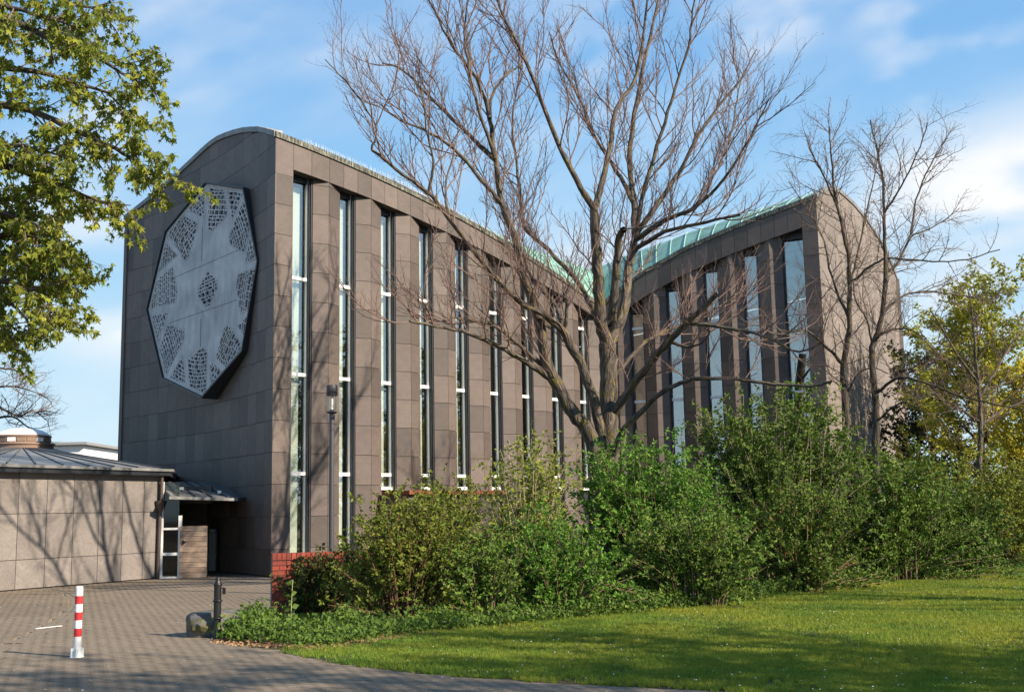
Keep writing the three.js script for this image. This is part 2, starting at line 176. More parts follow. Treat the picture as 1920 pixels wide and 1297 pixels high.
// measured outlines in metres: pierced window, path edge, tree limbs [x, y, z, radius]
const DATA = {"rosC":[-9.94,8.94,-35.7],"rosV":[[0.138,3.381],[2.491,2.669],[3.376,0.252],[2.567,-2.322],[0.189,-3.509],[-2.467,-2.653],[-3.754,-0.193],[-2.54,2.301]],"rosG":[[[0.258,3.352],[1.264,3.025],[1.51,2.076],[1.206,1.947],[0.544,1.723],[0.279,1.836]],[[1.403,2.953],[2.445,2.604],[1.786,1.841]],[[2.463,2.353],[2.71,2.085],[2.908,1.539],[2.604,0.705],[2.494,0.705],[1.658,1.112],[1.649,1.391]],[[2.918,1.189],[3.098,1.173],[3.387,0.374],[2.633,0.352]],[[3.34,0.117],[3.017,-1.093],[2.367,-1.154],[2.079,-0.224],[2.219,0.064]],[[2.808,-1.3],[2.627,-1.902],[2.195,-1.523]],[[2.546,-2.214],[1.64,-2.763],[0.919,-2.377],[1.388,-1.515],[1.688,-1.418]],[[0.59,-2.439],[1.474,-2.881],[0.621,-3.225]],[[0.357,-3.505],[-0.666,-3.208],[-0.959,-2.253],[0.052,-1.933],[0.378,-2.08]],[[-0.918,-3.125],[-2.068,-2.712],[-1.222,-2.041]],[[-2.379,-2.641],[-2.9,-1.685],[-2.296,-0.885],[-1.741,-1.052],[-1.154,-1.251],[-1.121,-1.501]],[[-3.024,-1.48],[-3.589,-0.446],[-2.339,-0.5],[-2.584,-0.9]],[[-3.674,-0.186],[-3.244,0.767],[-2.043,1.019],[-1.669,0.095],[-1.783,-0.223]],[[-3.12,1.006],[-2.628,1.979],[-1.753,1.35]],[[-2.485,2.242],[-1.405,2.66],[-0.369,2.179],[-0.869,1.224],[-1.2,1.053],[-1.426,1.302]],[[-1.11,2.759],[0.019,3.229],[-0.003,2.282]],[[0.334,0.475],[0.923,0.098],[0.953,-0.186],[0.402,-0.722],[0.117,-0.601],[-0.328,-0.191],[-0.294,-0.013]]],"edge":[[-4.17,0.0,-16.21],[-3.72,0.0,-15.7],[-3.05,0.0,-14.9],[-2.34,0.0,-13.87],[-1.61,0.0,-13.09],[-0.68,0.0,-12.36],[0.42,-0.0,-11.75],[1.42,0.0,-11.32],[2.53,0.0,-10.63]],"arc":[[-12.22,0.0,-29.66],[-11.32,0.0,-28.44],[-10.42,0.0,-26.96],[-9.63,0.0,-25.32],[-8.87,0.0,-23.33],[-8.32,0.0,-21.65],[-7.85,0.0,-20.01],[-7.51,0.0,-18.61],[-7.2,0.0,-17.19],[-7.08,0.0,-16.36],[-6.98,0.0,-15.33]],"big":[[[2.1,1.17,-26.0,0.2672],[2.14,1.88,-26.0,0.2498],[2.16,2.72,-26.0,0.2369],[2.17,3.36,-26.0,0.2253],[2.17,3.86,-26.0,0.2145],[2.21,4.96,-26.0,0.2042],[2.2,5.47,-26.0,0.1943]],[[2.2,5.47,-26.0,0.1579],[2.05,5.86,-25.84,0.1436],[2.03,6.47,-25.68,0.1329],[1.98,7.18,-25.52,0.1233],[1.96,7.61,-25.36,0.1144],[1.92,8.44,-25.2,0.1059]],[[1.92,8.44,-25.2,0.0824],[1.63,8.87,-24.92,0.0662],[1.14,9.77,-24.63,0.0543],[0.62,11.12,-24.35,0.0437],[0.24,11.98,-24.07,0.034],[-0.08,12.49,-23.78,0.025],[-0.26,13.2,-23.5,0.0165]],[[1.92,8.44,-25.2,0.0824],[2.18,9.26,-25.46,0.0694],[2.41,10.28,-25.71,0.0598],[2.57,11.08,-25.97,0.051],[3.04,11.85,-26.23,0.0427],[3.34,13.08,-26.49,0.0346],[3.52,14.15,-26.74,0.0267],[3.72,15.25,-27.0,0.0189]],[[2.21,5.4,-26.0,0.1457],[2.51,5.97,-26.25,0.1267],[2.73,6.75,-26.5,0.1127],[2.81,7.31,-26.75,0.0999],[3.02,8.22,-27.0,0.0877],[3.05,9.15,-27.25,0.076],[3.01,10.3,-27.5,0.0645],[3.29,11.98,-27.75,0.0532],[3.64,13.43,-28.0,0.0421],[4.0,14.84,-28.25,0.031],[4.21,15.85,-28.5,0.02]],[[3.04,9.14,-27.2,0.0635],[2.78,9.85,-27.5,0.0526],[2.38,10.68,-27.8,0.0444],[2.12,11.35,-28.1,0.037],[1.85,12.32,-28.4,0.0299],[1.4,13.32,-28.7,0.023],[1.15,14.34,-29.0,0.0163]],[[2.99,8.09,-26.8,0.0751],[3.69,8.46,-26.34,0.0575],[4.32,8.62,-25.88,0.0447],[4.96,9.19,-25.42,0.0334],[5.47,9.97,-24.96,0.0231],[5.85,10.72,-24.5,0.0137]],[[3.02,8.22,-26.8,0.0751],[3.82,9.33,-27.08,0.0614],[4.24,9.97,-27.37,0.0512],[4.69,10.81,-27.65,0.0419],[5.27,11.68,-27.93,0.033],[6.0,12.56,-28.22,0.0244],[6.55,13.54,-28.5,0.016]],[[2.99,7.86,-26.8,0.0626],[3.61,8.05,-25.87,0.0464],[4.38,8.03,-24.93,0.0347],[4.97,7.94,-24.0,0.0247]],[[2.32,6.02,-26.0,0.1093],[2.41,6.98,-25.67,0.093],[2.49,7.82,-25.33,0.0808],[2.56,7.91,-25.0,0.0701]],[[3.0,8.17,-26.8,0.0626],[3.28,9.37,-26.67,0.051],[3.7,10.65,-26.53,0.0424],[4.04,11.67,-26.4,0.0347],[4.38,12.68,-26.27,0.0276],[4.52,13.57,-26.13,0.0209],[4.67,14.46,-26.0,0.0146]],[[2.03,1.64,-26.0,0.2064],[1.96,2.36,-25.85,0.1859],[1.68,3.47,-25.71,0.1705],[1.36,3.83,-25.56,0.1567],[1.03,4.4,-25.41,0.144],[0.79,4.89,-25.26,0.1319],[0.65,5.7,-25.12,0.1204],[0.49,6.29,-24.97,0.1094],[0.3,6.81,-24.82,0.0988],[0.18,7.27,-24.68,0.0885],[0.11,7.67,-24.53,0.0786],[-0.15,8.36,-24.38,0.069],[-0.3,9.39,-24.24,0.0596],[-0.39,10.24,-24.09,0.0506],[-0.64,11.03,-23.94,0.0417],[-0.99,11.5,-23.79,0.0331],[-1.37,12.12,-23.65,0.0247],[-1.71,12.86,-23.5,0.0165]],[[-0.39,10.21,-24.0,0.0448],[-0.32,10.89,-24.33,0.0337],[0.02,11.48,-24.67,0.0253],[0.35,11.84,-25.0,0.0175]],[[-0.3,9.34,-24.1,0.045],[-0.6,10.23,-23.83,0.0342],[-0.81,11.16,-23.55,0.0263],[-0.9,11.89,-23.28,0.0193],[-0.77,12.72,-23.0,0.0129]],[[2.06,2.0,-26.0,0.1336],[2.0,2.83,-25.87,0.1243],[1.94,3.55,-25.73,0.1172],[1.81,4.2,-25.6,0.1109],[1.54,4.94,-25.47,0.105],[1.26,5.47,-25.33,0.0995],[1.14,5.68,-25.2,0.0942]],[[1.14,5.68,-25.2,0.0824],[0.72,5.97,-24.8,0.0723],[0.24,6.16,-24.4,0.0647],[-0.23,6.54,-24.0,0.058],[-0.67,7.01,-23.6,0.0518],[-1.27,7.8,-23.2,0.0461],[-1.66,8.22,-22.8,0.0407],[-2.13,8.49,-22.4,0.0356],[-2.73,8.9,-22.0,0.0308]],[[-2.73,8.9,-22.0,0.0257],[-2.62,9.2,-21.9,0.0213],[-2.7,9.48,-21.8,0.0181],[-3.08,10.05,-21.7,0.0152],[-3.41,10.43,-21.6,0.0126],[-3.59,10.6,-21.5,0.01]],[[1.14,5.68,-25.2,0.0589],[1.11,6.05,-25.5,0.0488],[0.93,6.49,-25.8,0.0412],[0.65,6.83,-26.1,0.0343],[0.36,7.4,-26.4,0.0278],[0.05,8.25,-26.7,0.0214],[-0.07,9.13,-27.0,0.0151]],[[1.16,5.67,-25.2,0.0471],[1.23,6.01,-25.1,0.0435],[1.24,6.32,-25.0,0.0409]],[[2.1,6.03,-26.0,0.0729],[1.87,6.36,-26.28,0.0635],[1.67,6.93,-26.56,0.0565],[0.89,7.92,-26.83,0.0502],[0.37,8.54,-27.11,0.0442],[0.27,9.42,-27.39,0.0384],[0.19,10.41,-27.67,0.0327],[0.11,11.62,-27.94,0.0271],[0.34,12.86,-28.22,0.0215],[0.5,14.14,-28.5,0.016]],[[0.87,4.62,-25.4,0.0771],[0.3,4.93,-24.82,0.0616],[-0.29,5.22,-24.24,0.0502],[-1.05,5.46,-23.66,0.0403],[-1.66,5.51,-23.08,0.0313],[-2.04,5.5,-22.5,0.0231]],[[0.76,4.86,-25.4,0.0593],[0.3,5.2,-25.05,0.0461],[-0.33,5.69,-24.7,0.0365],[-0.91,5.81,-24.35,0.028],[-1.3,5.81,-24.0,0.0202]],[[-0.15,8.37,-24.4,0.057],[-0.46,8.68,-24.12,0.0445],[-1.09,9.39,-23.84,0.0353],[-1.65,9.74,-23.56,0.0272],[-2.41,10.05,-23.28,0.0198],[-2.65,10.21,-23.0,0.0129]],[[-0.3,9.33,-24.2,0.0565],[-1.01,10.21,-24.65,0.0431],[-1.86,11.21,-25.1,0.033],[-2.47,11.99,-25.55,0.0236],[-2.98,12.34,-26.0,0.0146]],[[-1.27,7.8,-23.2,0.0325],[-1.35,8.53,-23.47,0.0238],[-1.19,9.32,-23.73,0.0172],[-1.07,10.12,-24.0,0.0112]],[[-1.66,8.22,-22.8,0.0319],[-1.55,8.85,-22.6,0.0247],[-1.66,9.46,-22.4,0.0194],[-1.74,10.18,-22.2,0.0146],[-1.83,11.01,-22.0,0.0103]],[[2.23,3.81,-26.0,0.1093],[2.68,4.42,-25.4,0.0937],[3.11,4.95,-24.8,0.082],[3.44,5.3,-24.2,0.0717],[3.76,5.6,-23.6,0.0623],[4.21,6.02,-23.0,0.0537]],[[3.69,5.53,-23.6,0.0441],[4.44,5.36,-23.2,0.0344],[5.09,5.1,-22.8,0.0273],[5.7,4.72,-22.4,0.0211],[6.07,4.86,-22.0,0.0154]],[[2.31,4.72,-26.0,0.0546],[3.12,5.56,-26.4,0.0443],[3.82,5.91,-26.8,0.0365],[4.65,6.31,-27.2,0.0293],[5.39,6.76,-27.6,0.0224],[5.88,7.1,-28.0,0.0157]],[[2.2,2.72,-26.0,0.085],[2.37,3.33,-25.56,0.0727],[2.91,3.9,-25.12,0.0636],[3.19,4.17,-24.69,0.0555],[3.73,4.39,-24.25,0.0481],[4.13,4.39,-23.81,0.0412],[5.18,4.23,-23.38,0.0348],[6.01,4.08,-22.94,0.0288],[6.32,4.13,-22.5,0.0231]],[[3.4,5.27,-24.4,0.0399],[3.76,5.11,-24.13,0.0306],[4.06,5.18,-23.87,0.0237],[4.15,5.36,-23.6,0.0176]],[[4.32,8.63,-25.9,0.0363],[4.87,9.46,-26.17,0.0286],[5.27,10.32,-26.45,0.0229],[5.57,11.35,-26.72,0.0176],[5.79,12.13,-27.0,0.0126]]],"t1":[[[8.58,0.42,-30.0,0.1191],[8.67,2.34,-30.0,0.1024],[8.75,4.42,-30.0,0.0901],[8.77,5.38,-30.0,0.079],[8.98,6.35,-30.0,0.0686],[9.06,7.71,-30.0,0.0587],[9.06,8.41,-30.0,0.0493],[8.9,9.48,-30.0,0.0401],[8.8,10.26,-30.0,0.0312],[8.78,11.2,-30.0,0.0225],[8.78,11.91,-30.0,0.014]],[[8.77,5.38,-30.0,0.0525],[8.22,5.76,-29.5,0.039],[7.53,6.15,-29.0,0.0291],[6.61,6.0,-28.5,0.0204],[6.1,6.15,-28.0,0.0126]],[[8.99,6.56,-30.0,0.0368],[8.7,7.8,-30.38,0.0287],[8.65,8.93,-30.75,0.0226],[8.43,9.79,-31.12,0.0171],[7.97,10.83,-31.5,0.0118]],[[9.06,7.71,-30.0,0.042],[9.07,7.57,-29.67,0.0348],[9.4,7.86,-29.33,0.0295],[9.8,8.01,-29.0,0.0248],[10.61,7.85,-28.67,0.0204],[11.34,7.76,-28.33,0.0164],[12.28,7.96,-28.0,0.0126]],[[9.03,7.43,-30.0,0.0315],[9.43,8.5,-30.25,0.025],[9.79,9.6,-30.5,0.0202],[10.16,10.72,-30.75,0.0158],[10.45,11.72,-31.0,0.0116]],[[8.9,9.48,-30.0,0.0315],[8.51,10.28,-29.67,0.0228],[8.1,10.92,-29.33,0.0165],[7.83,11.4,-29.0,0.0108]],[[8.8,4.57,-30.0,0.0315],[9.05,5.09,-29.67,0.0228],[9.37,5.19,-29.33,0.0165],[9.59,5.0,-29.0,0.0108]]],"t2":[[[9.03,0.45,-29.0,0.1151],[9.16,2.89,-29.0,0.099],[9.24,4.23,-29.0,0.0871],[9.25,5.67,-29.0,0.0764],[9.47,6.25,-29.0,0.0663],[9.68,7.28,-29.0,0.0568],[9.74,8.16,-29.0,0.0476],[9.77,9.2,-29.0,0.0388],[9.8,10.11,-29.0,0.0302],[9.68,11.02,-29.0,0.0218],[9.57,11.74,-29.0,0.0135]],[[9.29,4.52,-29.0,0.0457],[9.64,4.81,-28.5,0.0354],[10.15,4.65,-28.0,0.0278],[10.96,4.2,-27.5,0.0212],[12.07,3.87,-27.0,0.0151]],[[9.3,5.84,-29.0,0.0356],[9.4,5.98,-28.62,0.027],[9.75,6.05,-28.25,0.0208],[10.01,5.86,-27.88,0.0153],[10.35,5.27,-27.5,0.0103]],[[9.55,6.53,-29.0,0.0406],[10.22,7.07,-29.38,0.0319],[10.95,7.24,-29.75,0.0254],[11.99,7.22,-30.12,0.0194],[13.12,7.08,-30.5,0.0137]],[[9.71,7.64,-29.0,0.0457],[10.04,7.84,-29.3,0.0371],[10.64,8.73,-29.6,0.0306],[10.97,9.8,-29.9,0.0247],[11.52,10.82,-30.2,0.0191],[12.17,11.71,-30.5,0.0137]],[[9.77,9.2,-29.0,0.0305],[10.14,9.82,-28.67,0.0221],[10.49,10.56,-28.33,0.0159],[10.7,11.29,-28.0,0.0105]],[[9.25,5.67,-29.0,0.0305],[9.03,6.34,-28.67,0.0221],[8.69,6.84,-28.33,0.0159],[8.55,7.32,-28.0,0.0105]],[[10.71,8.78,-29.8,0.0261],[11.61,9.17,-30.15,0.0177],[12.36,9.7,-30.5,0.0114]],[[9.21,3.78,-29.0,0.0305],[9.65,4.19,-28.33,0.0218],[9.93,3.93,-27.67,0.0155],[10.17,3.49,-27.0,0.0101]]],"t3":[[[13.76,2.35,-34.0,0.0953],[13.91,3.92,-34.0,0.0734],[13.95,4.8,-34.0,0.0571],[13.92,5.68,-34.0,0.0425],[13.92,7.14,-34.0,0.0289],[13.83,8.12,-34.0,0.0159]],[[13.95,4.8,-34.0,0.0476],[14.67,5.71,-34.33,0.0348],[15.37,6.56,-34.67,0.0252],[16.07,7.27,-35.0,0.0163]],[[13.95,5.2,-34.0,0.0476],[13.3,5.97,-33.67,0.0341],[12.76,6.73,-33.33,0.0242],[12.29,7.32,-33.0,0.0154]],[[13.9,4.08,-34.0,0.0397],[12.98,4.53,-33.5,0.0256],[12.03,4.81,-33.0,0.0154]],[[13.88,3.92,-34.0,0.0397],[14.8,4.43,-34.5,0.0264],[15.86,4.78,-35.0,0.0163]]],"maple":[[[-10.23,2.35,-17.0,0.4764],[-10.31,4.76,-17.0,0.3978],[-10.31,7.26,-17.0,0.3396],[-10.11,9.33,-17.0,0.2872],[-9.72,11.2,-17.0,0.2382]],[[-10.34,7.69,-17.0,0.0953],[-8.86,9.25,-16.86,0.0766],[-7.81,9.38,-16.71,0.0627],[-7.25,9.13,-16.57,0.0504],[-6.69,8.81,-16.43,0.0391],[-6.14,8.53,-16.29,0.0285],[-5.53,8.12,-16.14,0.0185],[-5.16,7.94,-16.0,0.009]],[[-10.11,9.33,-17.0,0.0873],[-8.88,10.26,-17.12,0.0621],[-7.57,10.07,-17.25,0.0433],[-6.84,9.89,-17.38,0.0261],[-6.33,9.8,-17.5,0.0098]],[[-10.33,6.25,-17.0,0.0953],[-8.62,7.77,-16.85,0.078],[-7.74,8.0,-16.7,0.0653],[-7.02,7.76,-16.55,0.054],[-6.39,7.41,-16.4,0.0435],[-5.93,7.19,-16.25,0.0338],[-5.48,6.89,-16.1,0.0245],[-5.03,6.55,-15.95,0.0158],[-4.85,6.61,-15.8,0.0074]],[[-10.31,7.26,-17.0,0.0794],[-8.84,8.69,-17.2,0.0604],[-7.75,8.84,-17.4,0.0461],[-7.14,8.72,-17.6,0.033],[-6.52,8.56,-17.8,0.0205],[-6.05,8.08,-18.0,0.0084]],[[-10.31,5.42,-17.0,0.0873],[-8.67,6.9,-17.05,0.0686],[-7.88,7.16,-17.1,0.0547],[-7.4,7.0,-17.15,0.0421],[-6.92,6.83,-17.2,0.0303],[-6.43,6.62,-17.25,0.019],[-5.91,6.54,-17.3,0.0081]],[[-10.29,4.76,-17.0,0.0794],[-8.55,6.1,-16.88,0.0593],[-7.69,6.3,-16.76,0.0444],[-7.15,6.1,-16.64,0.0312],[-6.69,5.81,-16.52,0.0191],[-6.47,5.62,-16.4,0.0077]],[[-10.27,4.11,-17.0,0.0794],[-8.63,5.49,-17.12,0.0601],[-7.88,5.76,-17.24,0.0457],[-7.43,5.6,-17.36,0.0326],[-7.14,5.33,-17.48,0.0202],[-6.91,5.24,-17.6,0.0082]],[[-10.24,3.46,-17.0,0.0715],[-8.49,4.63,-16.93,0.0503],[-7.67,5.01,-16.85,0.0347],[-7.31,4.75,-16.77,0.0207],[-7.09,4.47,-16.7,0.0078]],[[-10.3,5.91,-17.0,0.0715],[-8.39,7.15,-16.77,0.0498],[-7.48,7.31,-16.55,0.0341],[-6.82,7.1,-16.32,0.0202],[-6.33,6.9,-16.1,0.0075]],[[-10.29,5.09,-17.0,0.0715],[-8.61,6.46,-17.3,0.0459],[-7.84,6.79,-17.6,0.0264],[-7.36,6.73,-17.9,0.0084]],[[-10.27,4.43,-17.0,0.0715],[-8.45,5.81,-17.05,0.0507],[-7.67,6.05,-17.1,0.0352],[-7.19,5.93,-17.15,0.0212],[-6.91,5.56,-17.2,0.008]],[[-10.26,3.95,-17.0,0.0635],[-8.29,5.09,-16.8,0.0447],[-7.49,5.24,-16.6,0.0309],[-6.92,4.91,-16.4,0.0187],[-6.6,4.63,-16.2,0.0076]],[[-10.22,3.14,-17.0,0.0635],[-8.55,4.35,-17.23,0.041],[-7.94,4.79,-17.47,0.024],[-7.74,4.62,-17.7,0.0083]],[[-10.23,8.55,-17.0,0.0715],[-8.37,9.66,-16.82,0.05],[-7.46,9.48,-16.65,0.0343],[-6.8,9.21,-16.48,0.0204],[-6.24,8.95,-16.3,0.0076]]],"leftbare":[[[-30.68,0.67,-48.0,0.5605],[-30.83,5.76,-48.0,0.3931],[-30.48,10.31,-48.0,0.269]],[[-30.7,7.11,-48.0,0.0897],[-26.21,7.48,-48.0,0.0653],[-21.69,7.29,-48.0,0.0472],[-20.9,7.25,-48.0,0.0309],[-19.64,6.79,-48.0,0.0157]],[[-30.57,8.48,-48.0,0.0897],[-25.38,8.21,-48.5,0.066],[-22.18,8.21,-49.0,0.0482],[-21.7,8.15,-49.5,0.0319],[-21.19,7.8,-50.0,0.0163]],[[-30.72,5.76,-48.0,0.0897],[-24.8,6.07,-47.6,0.0687],[-21.27,5.93,-47.2,0.0532],[-20.54,5.88,-46.8,0.0395],[-19.8,5.44,-46.4,0.0269],[-19.19,5.02,-46.0,0.015]],[[-30.44,9.85,-48.0,0.0897],[-26.44,9.12,-48.25,0.0656],[-22.44,8.85,-48.5,0.0477],[-21.64,8.99,-48.75,0.0314],[-21.16,8.71,-49.0,0.016]],[[-30.77,8.02,-48.0,0.0897],[-24.1,7.93,-48.25,0.0656],[-21.17,6.07,-48.5,0.0477],[-20.61,6.31,-48.75,0.0314],[-20.01,5.86,-49.0,0.016]]],"misc":{"w1white0.45":1.37,"w1white0.65":1.53,"w1white0.8":1.65,"w2white0.45":3.06,"w2white0.65":3.23,"w2white0.8":3.36}};
// ---------------------------------------------------------------- church
const U = 0.9, J = (k) => (k - 0.1519) * U;                          // stone courses
function interp(table, x) { for (let i = 1; i < table.length; i++) if (x <= table[i][0] || i === table.length - 1) { const [a, p] = table[i - 1], [b, q] = table[i]; return lerp(p, q, clamp((x - a) / (b - a))); } }
const church = thing('church', 'tall dark stone church with two window wings and a pierced octagonal window', 'church', null, [0, 0, 0]);
const facade = (x, z, deg) => { const a = deg * R2D; return { o: V(x, 0, z), a, d: V(Math.cos(a), 0, -Math.sin(a)), n: V(Math.sin(a), 0, Math.cos(a)) }; };
const FL = facade(-6.791, -32.115, 49.388), FR = facade(3.624, -44.261, -27.205);
function put(o, F, s, z = 0, y = 0) { o.position.copy(F.o).addScaledVector(F.d, s).addScaledVector(F.n, z); o.position.y = y; o.rotation.y = F.a; return o; }
const eaveL = (s) => 12.8 - 0.0716 * s - 0.00805 * s * s, soffitL = (s) => eaveL(s) - 0.95 + 0.018 * s;
const eaveR = (s) => interp([[0, 9.75], [0.44, 10.1], [1.62, 10.79], [3.41, 11.55], [5.28, 12.12], [6.95, 12.54], [8.48, 12.9]], s), soffitR = (s) => eaveR(s) - 1.02;
const rs = rng(5);
const stone = () => STONE[Math.floor(rs() * STONE.length)];
const rowGeo = new Map();
function facePanels(parent, p0, p1, top, yFrom = 0.03, gap = 0.007) { // stone panels on an upright face from p0 to p1 (x, z, left to right) below top(t)
  const len = Math.hypot(p1[0] - p0[0], p1[1] - p0[1]), th = Math.atan2(-(p1[1] - p0[1]), p1[0] - p0[0]);
  for (let k = 0; k < 16; k++) {
    const yb = k === 0 ? yFrom : J(k), yt = J(k + 1); if (yt <= yFrom + 0.02) continue;
    const t0 = top(0), t1 = top(1); if (Math.max(t0, t1) < yb + 0.06) break;
    const full = Math.min(t0, t1) >= yt; let g;
    const mk = (v) => slab([[gap, gap], [len - gap, gap], [len - gap, Math.min(yt, t1) - yb - gap], [gap, Math.min(yt, t0) - yb - gap]], 0.03, v * 0.73 + len, v * 0.41);
    if (full && k > 0) { const key = len.toFixed(2) + (k % 3); if (!rowGeo.has(key)) rowGeo.set(key, mk(k % 3)); g = rowGeo.get(key); } else g = mk(k);
    const m = mesh('stone_panel', g, stone(), parent); m.position.set(p0[0], yb, p0[1]); m.rotation.y = th;
  }
}
function curve(a, b, n, f) { return Array.from({ length: n + 1 }, (_, i) => { const s = lerp(a, b, i / n); return [s, f(s)]; }); }
function windowPart(F, s0, s1, sof, T, baffle, ybot) {
  const y1 = Math.min(sof(s0), sof(s1)) + 0.25, w = s1 - s0, jr = 0.045;
  const frame = put(mesh('window', merged([
    boxUV(jr, y1 - 0.05, 0.24).translate(w - jr / 2, (y1 - 0.05) / 2 + 0.05, -0.372), boxUV(0.025, y1 - 0.05, 0.06).translate(w - jr - 0.012, (y1 - 0.05) / 2 + 0.05, -0.33), boxUV(0.05, y1 - 0.05, 0.12).translate(0.025, (y1 - 0.05) / 2 + 0.05, -0.45),
    boxUV(w, ybot - 0.02, 0.16).translate(w / 2, (ybot - 0.02) / 2 + 0.02, -0.48),
  ]), M.jamb, church), F, s0);
  const g0 = 0.05, g1 = w - jr - 0.035, gw = g1 - g0, gc = (g0 + g1) / 2;
  const topf = Math.min(sof(s0), sof(s1)) - 0.14;
  mesh('stile', boxUV(0.035, y1 - ybot, 0.07), M.whiteMetal, frame).position.set(g1 + 0.0175, (y1 + ybot) / 2, -0.43);
  mesh('head_rail', boxUV(gw, 0.5, 0.08), M.jamb, frame).position.set(gc, topf + 0.25, -0.43);
  const cuts = [ybot, ...T.filter((t) => t > ybot + 0.3 && t < topf - 0.3).sort((a, b) => a - b), topf];
  mesh('sill', boxUV(gw + 0.06, 0.1, 0.16), M.whiteMetal, frame).position.set(gc, ybot + 0.05, -0.40);
  for (let i = 1; i < cuts.length - 1; i++) mesh('transom', boxUV(gw, 0.1, 0.09), M.whiteMetal, frame).position.set(gc, cuts[i], -0.425);
  for (let i = 0; i < cuts.length - 1; i++) mesh('pane', boxUV(gw, cuts[i + 1] - cuts[i] - 0.1, 0.004).toNonIndexed(), M.glass, frame).position.set(gc, (cuts[i] + cuts[i + 1]) / 2, -0.45), mesh('inner_pane', boxUV(gw, cuts[i + 1] - cuts[i] - 0.1, 0.004), M.innerGlass, frame).position.set(gc, (cuts[i] + cuts[i + 1]) / 2, -0.468);
  if (baffle) mesh('inner_screen', boxUV(w + 0.25, topf - ybot - 0.1, 0.03), M.whiteInside, frame).position.set(w / 2 - 0.27, (topf + ybot) / 2 - 0.05, -0.68);
}
function wing(F, L, eave, soffit, apexes, off, piers, windows, fasciaCuts, baffle, firstBase, trim) {
  // fascia beam with its stone panels
  const top = curve(trim[0], L - trim[1], 28, (s) => eave(s) - 0.16), bot = curve(trim[0], L - trim[1], 28, soffit).reverse();
  const fascia = put(mesh('fascia', slab([...top, ...bot], 0.62), M.joint, church), F, 0, -0.03);
  for (let i = 0; i < fasciaCuts.length - 1; i++) {
    const a = fasciaCuts[i], b = fasciaCuts[i + 1], pier = piers.find((p) => a >= p[0] - 1e-3 && b <= p[1] + 1e-3), lo = (s) => (pier ? J(13) : soffit(s) - 0.012);
    const hi = (s) => eave(s) - 0.165; if (lo(a) > hi(a) - 0.1) continue;
    const m = mesh('stone_panel', slab([[0.006, lo(a)], [b - a - 0.006, lo(b)], [b - a - 0.006, hi(b)], [0.006, hi(a)]], 0.03, a * 1.3, i * 0.37), stone(), fascia); m.position.set(a, 0, 0.03);
  }
  put(mesh('coping', slab([...curve(-0.03, L, 28, (s) => eave(Math.max(0, s)) + 0.005), ...curve(-0.03, L, 28, (s) => eave(Math.max(0, s)) - 0.162).reverse()], 0.13), M.coping, church), F, 0, 0.045);
  for (const [a, b] of piers) {
    const w = b - a, h = Math.min(soffit(a), soffit(b)) + 0.4;
    const p = put(mesh('corner_pier', plan(a === 0 ? [[0.25, -0.58], [0.03, -0.03], [w - 0.01, -0.03], [w - 0.01, -0.58]] : [[0.01, -0.58], [0.01, -0.03], [w - 0.03, -0.03], [w - 0.18, -0.58]], 0, h), M.joint, church), F, a);
    facePanels(p, [0, 0], [w, 0], () => Math.min(J(13), h), 0.03);
  }
  apexes.forEach((s, i) => {
    const [l, r] = off, h = Math.min(soffit(s + l), soffit(s + r)) + 0.3;
    const p = put(mesh('pilaster', plan([[l + 0.02, -0.6], [l + 0.02, -0.27], [0, -0.055], [r - 0.02, -0.27], [r - 0.02, -0.6]], 0, h), M.joint, church), F, s, -0.015);
    const base = firstBase(i);
    facePanels(p, [l, -0.22], [0, 0], (t) => soffit(s + lerp(l, 0, t)) - 0.004, base);
    facePanels(p, [0, 0], [r, -0.22], (t) => soffit(s + lerp(0, r, t)) - 0.004, base);
    facePanels(p, [r, -0.22], [r, -0.52], () => soffit(s + r) - 0.004, base);
  });
  for (const [a, b, yb] of windows) windowPart(F, a, b, soffit, [8.647, 5.782, 2.889], baffle, yb);
}
{
  const ap = Array.from({ length: 8 }, (_, i) => 2.04 + 1.713 * i), cuts = [0, 0.66, 1.35]; for (let s = 2.04; s < 15.9; s += 0.571) cuts.push(s); cuts.push(16);
  wing(FL, 16, eaveL, soffitL, [...ap, 15.744], [-0.46, 0.62], [[0, 0.66]], [[0.66, 1.58, 0.3], ...[...ap, 15.744].slice(1).map((s, i) => [ap[i] + 0.62, s - 0.46, i === 0 ? 0.3 : 2.42])], cuts, true, (i) => 0.03, [0.27, 0]);
  const ar = [6.66, 5.14, 3.61, 2.09, 0.56], cr = []; for (let s = 7.92; s > 0; s -= 0.509) cr.unshift(s); cr.unshift(0); cr.push(8.48);
  wing(FR, 8.48, eaveR, soffitR, ar, [-0.5, 0.42], [[7.92, 8.48]], [[7.08, 7.92, 0.3], ...ar.slice(1).map((s, i) => [s + 0.42, ar[i] - 0.5, 0.3])], cr, false, (i) => 0.03, [0, 0.2]);
}
// bird spikes along the lit eave
{
  const one = new THREE.CylinderGeometry(0.004, 0.005, 0.16, 3).translate(0, 0.08, 0), list = []; const r = rng(9);
  for (let s = 1.1; s < 11; s += 0.085) for (const z of [0.0, -0.09]) { const p = FL.o.clone().addScaledVector(FL.d, s + r() * 0.03).addScaledVector(FL.n, z); list.push(new THREE.Matrix4().compose(V(p.x, eaveL(s), p.z), new THREE.Quaternion().setFromEuler(new THREE.Euler((r() - 0.5) * 0.5, 0, (r() - 0.5) * 0.5)), V(1, 1, 1))); }
  copies('bird_spikes', one, M.whiteMetal, list, church).userData.kind = 'stuff';
}
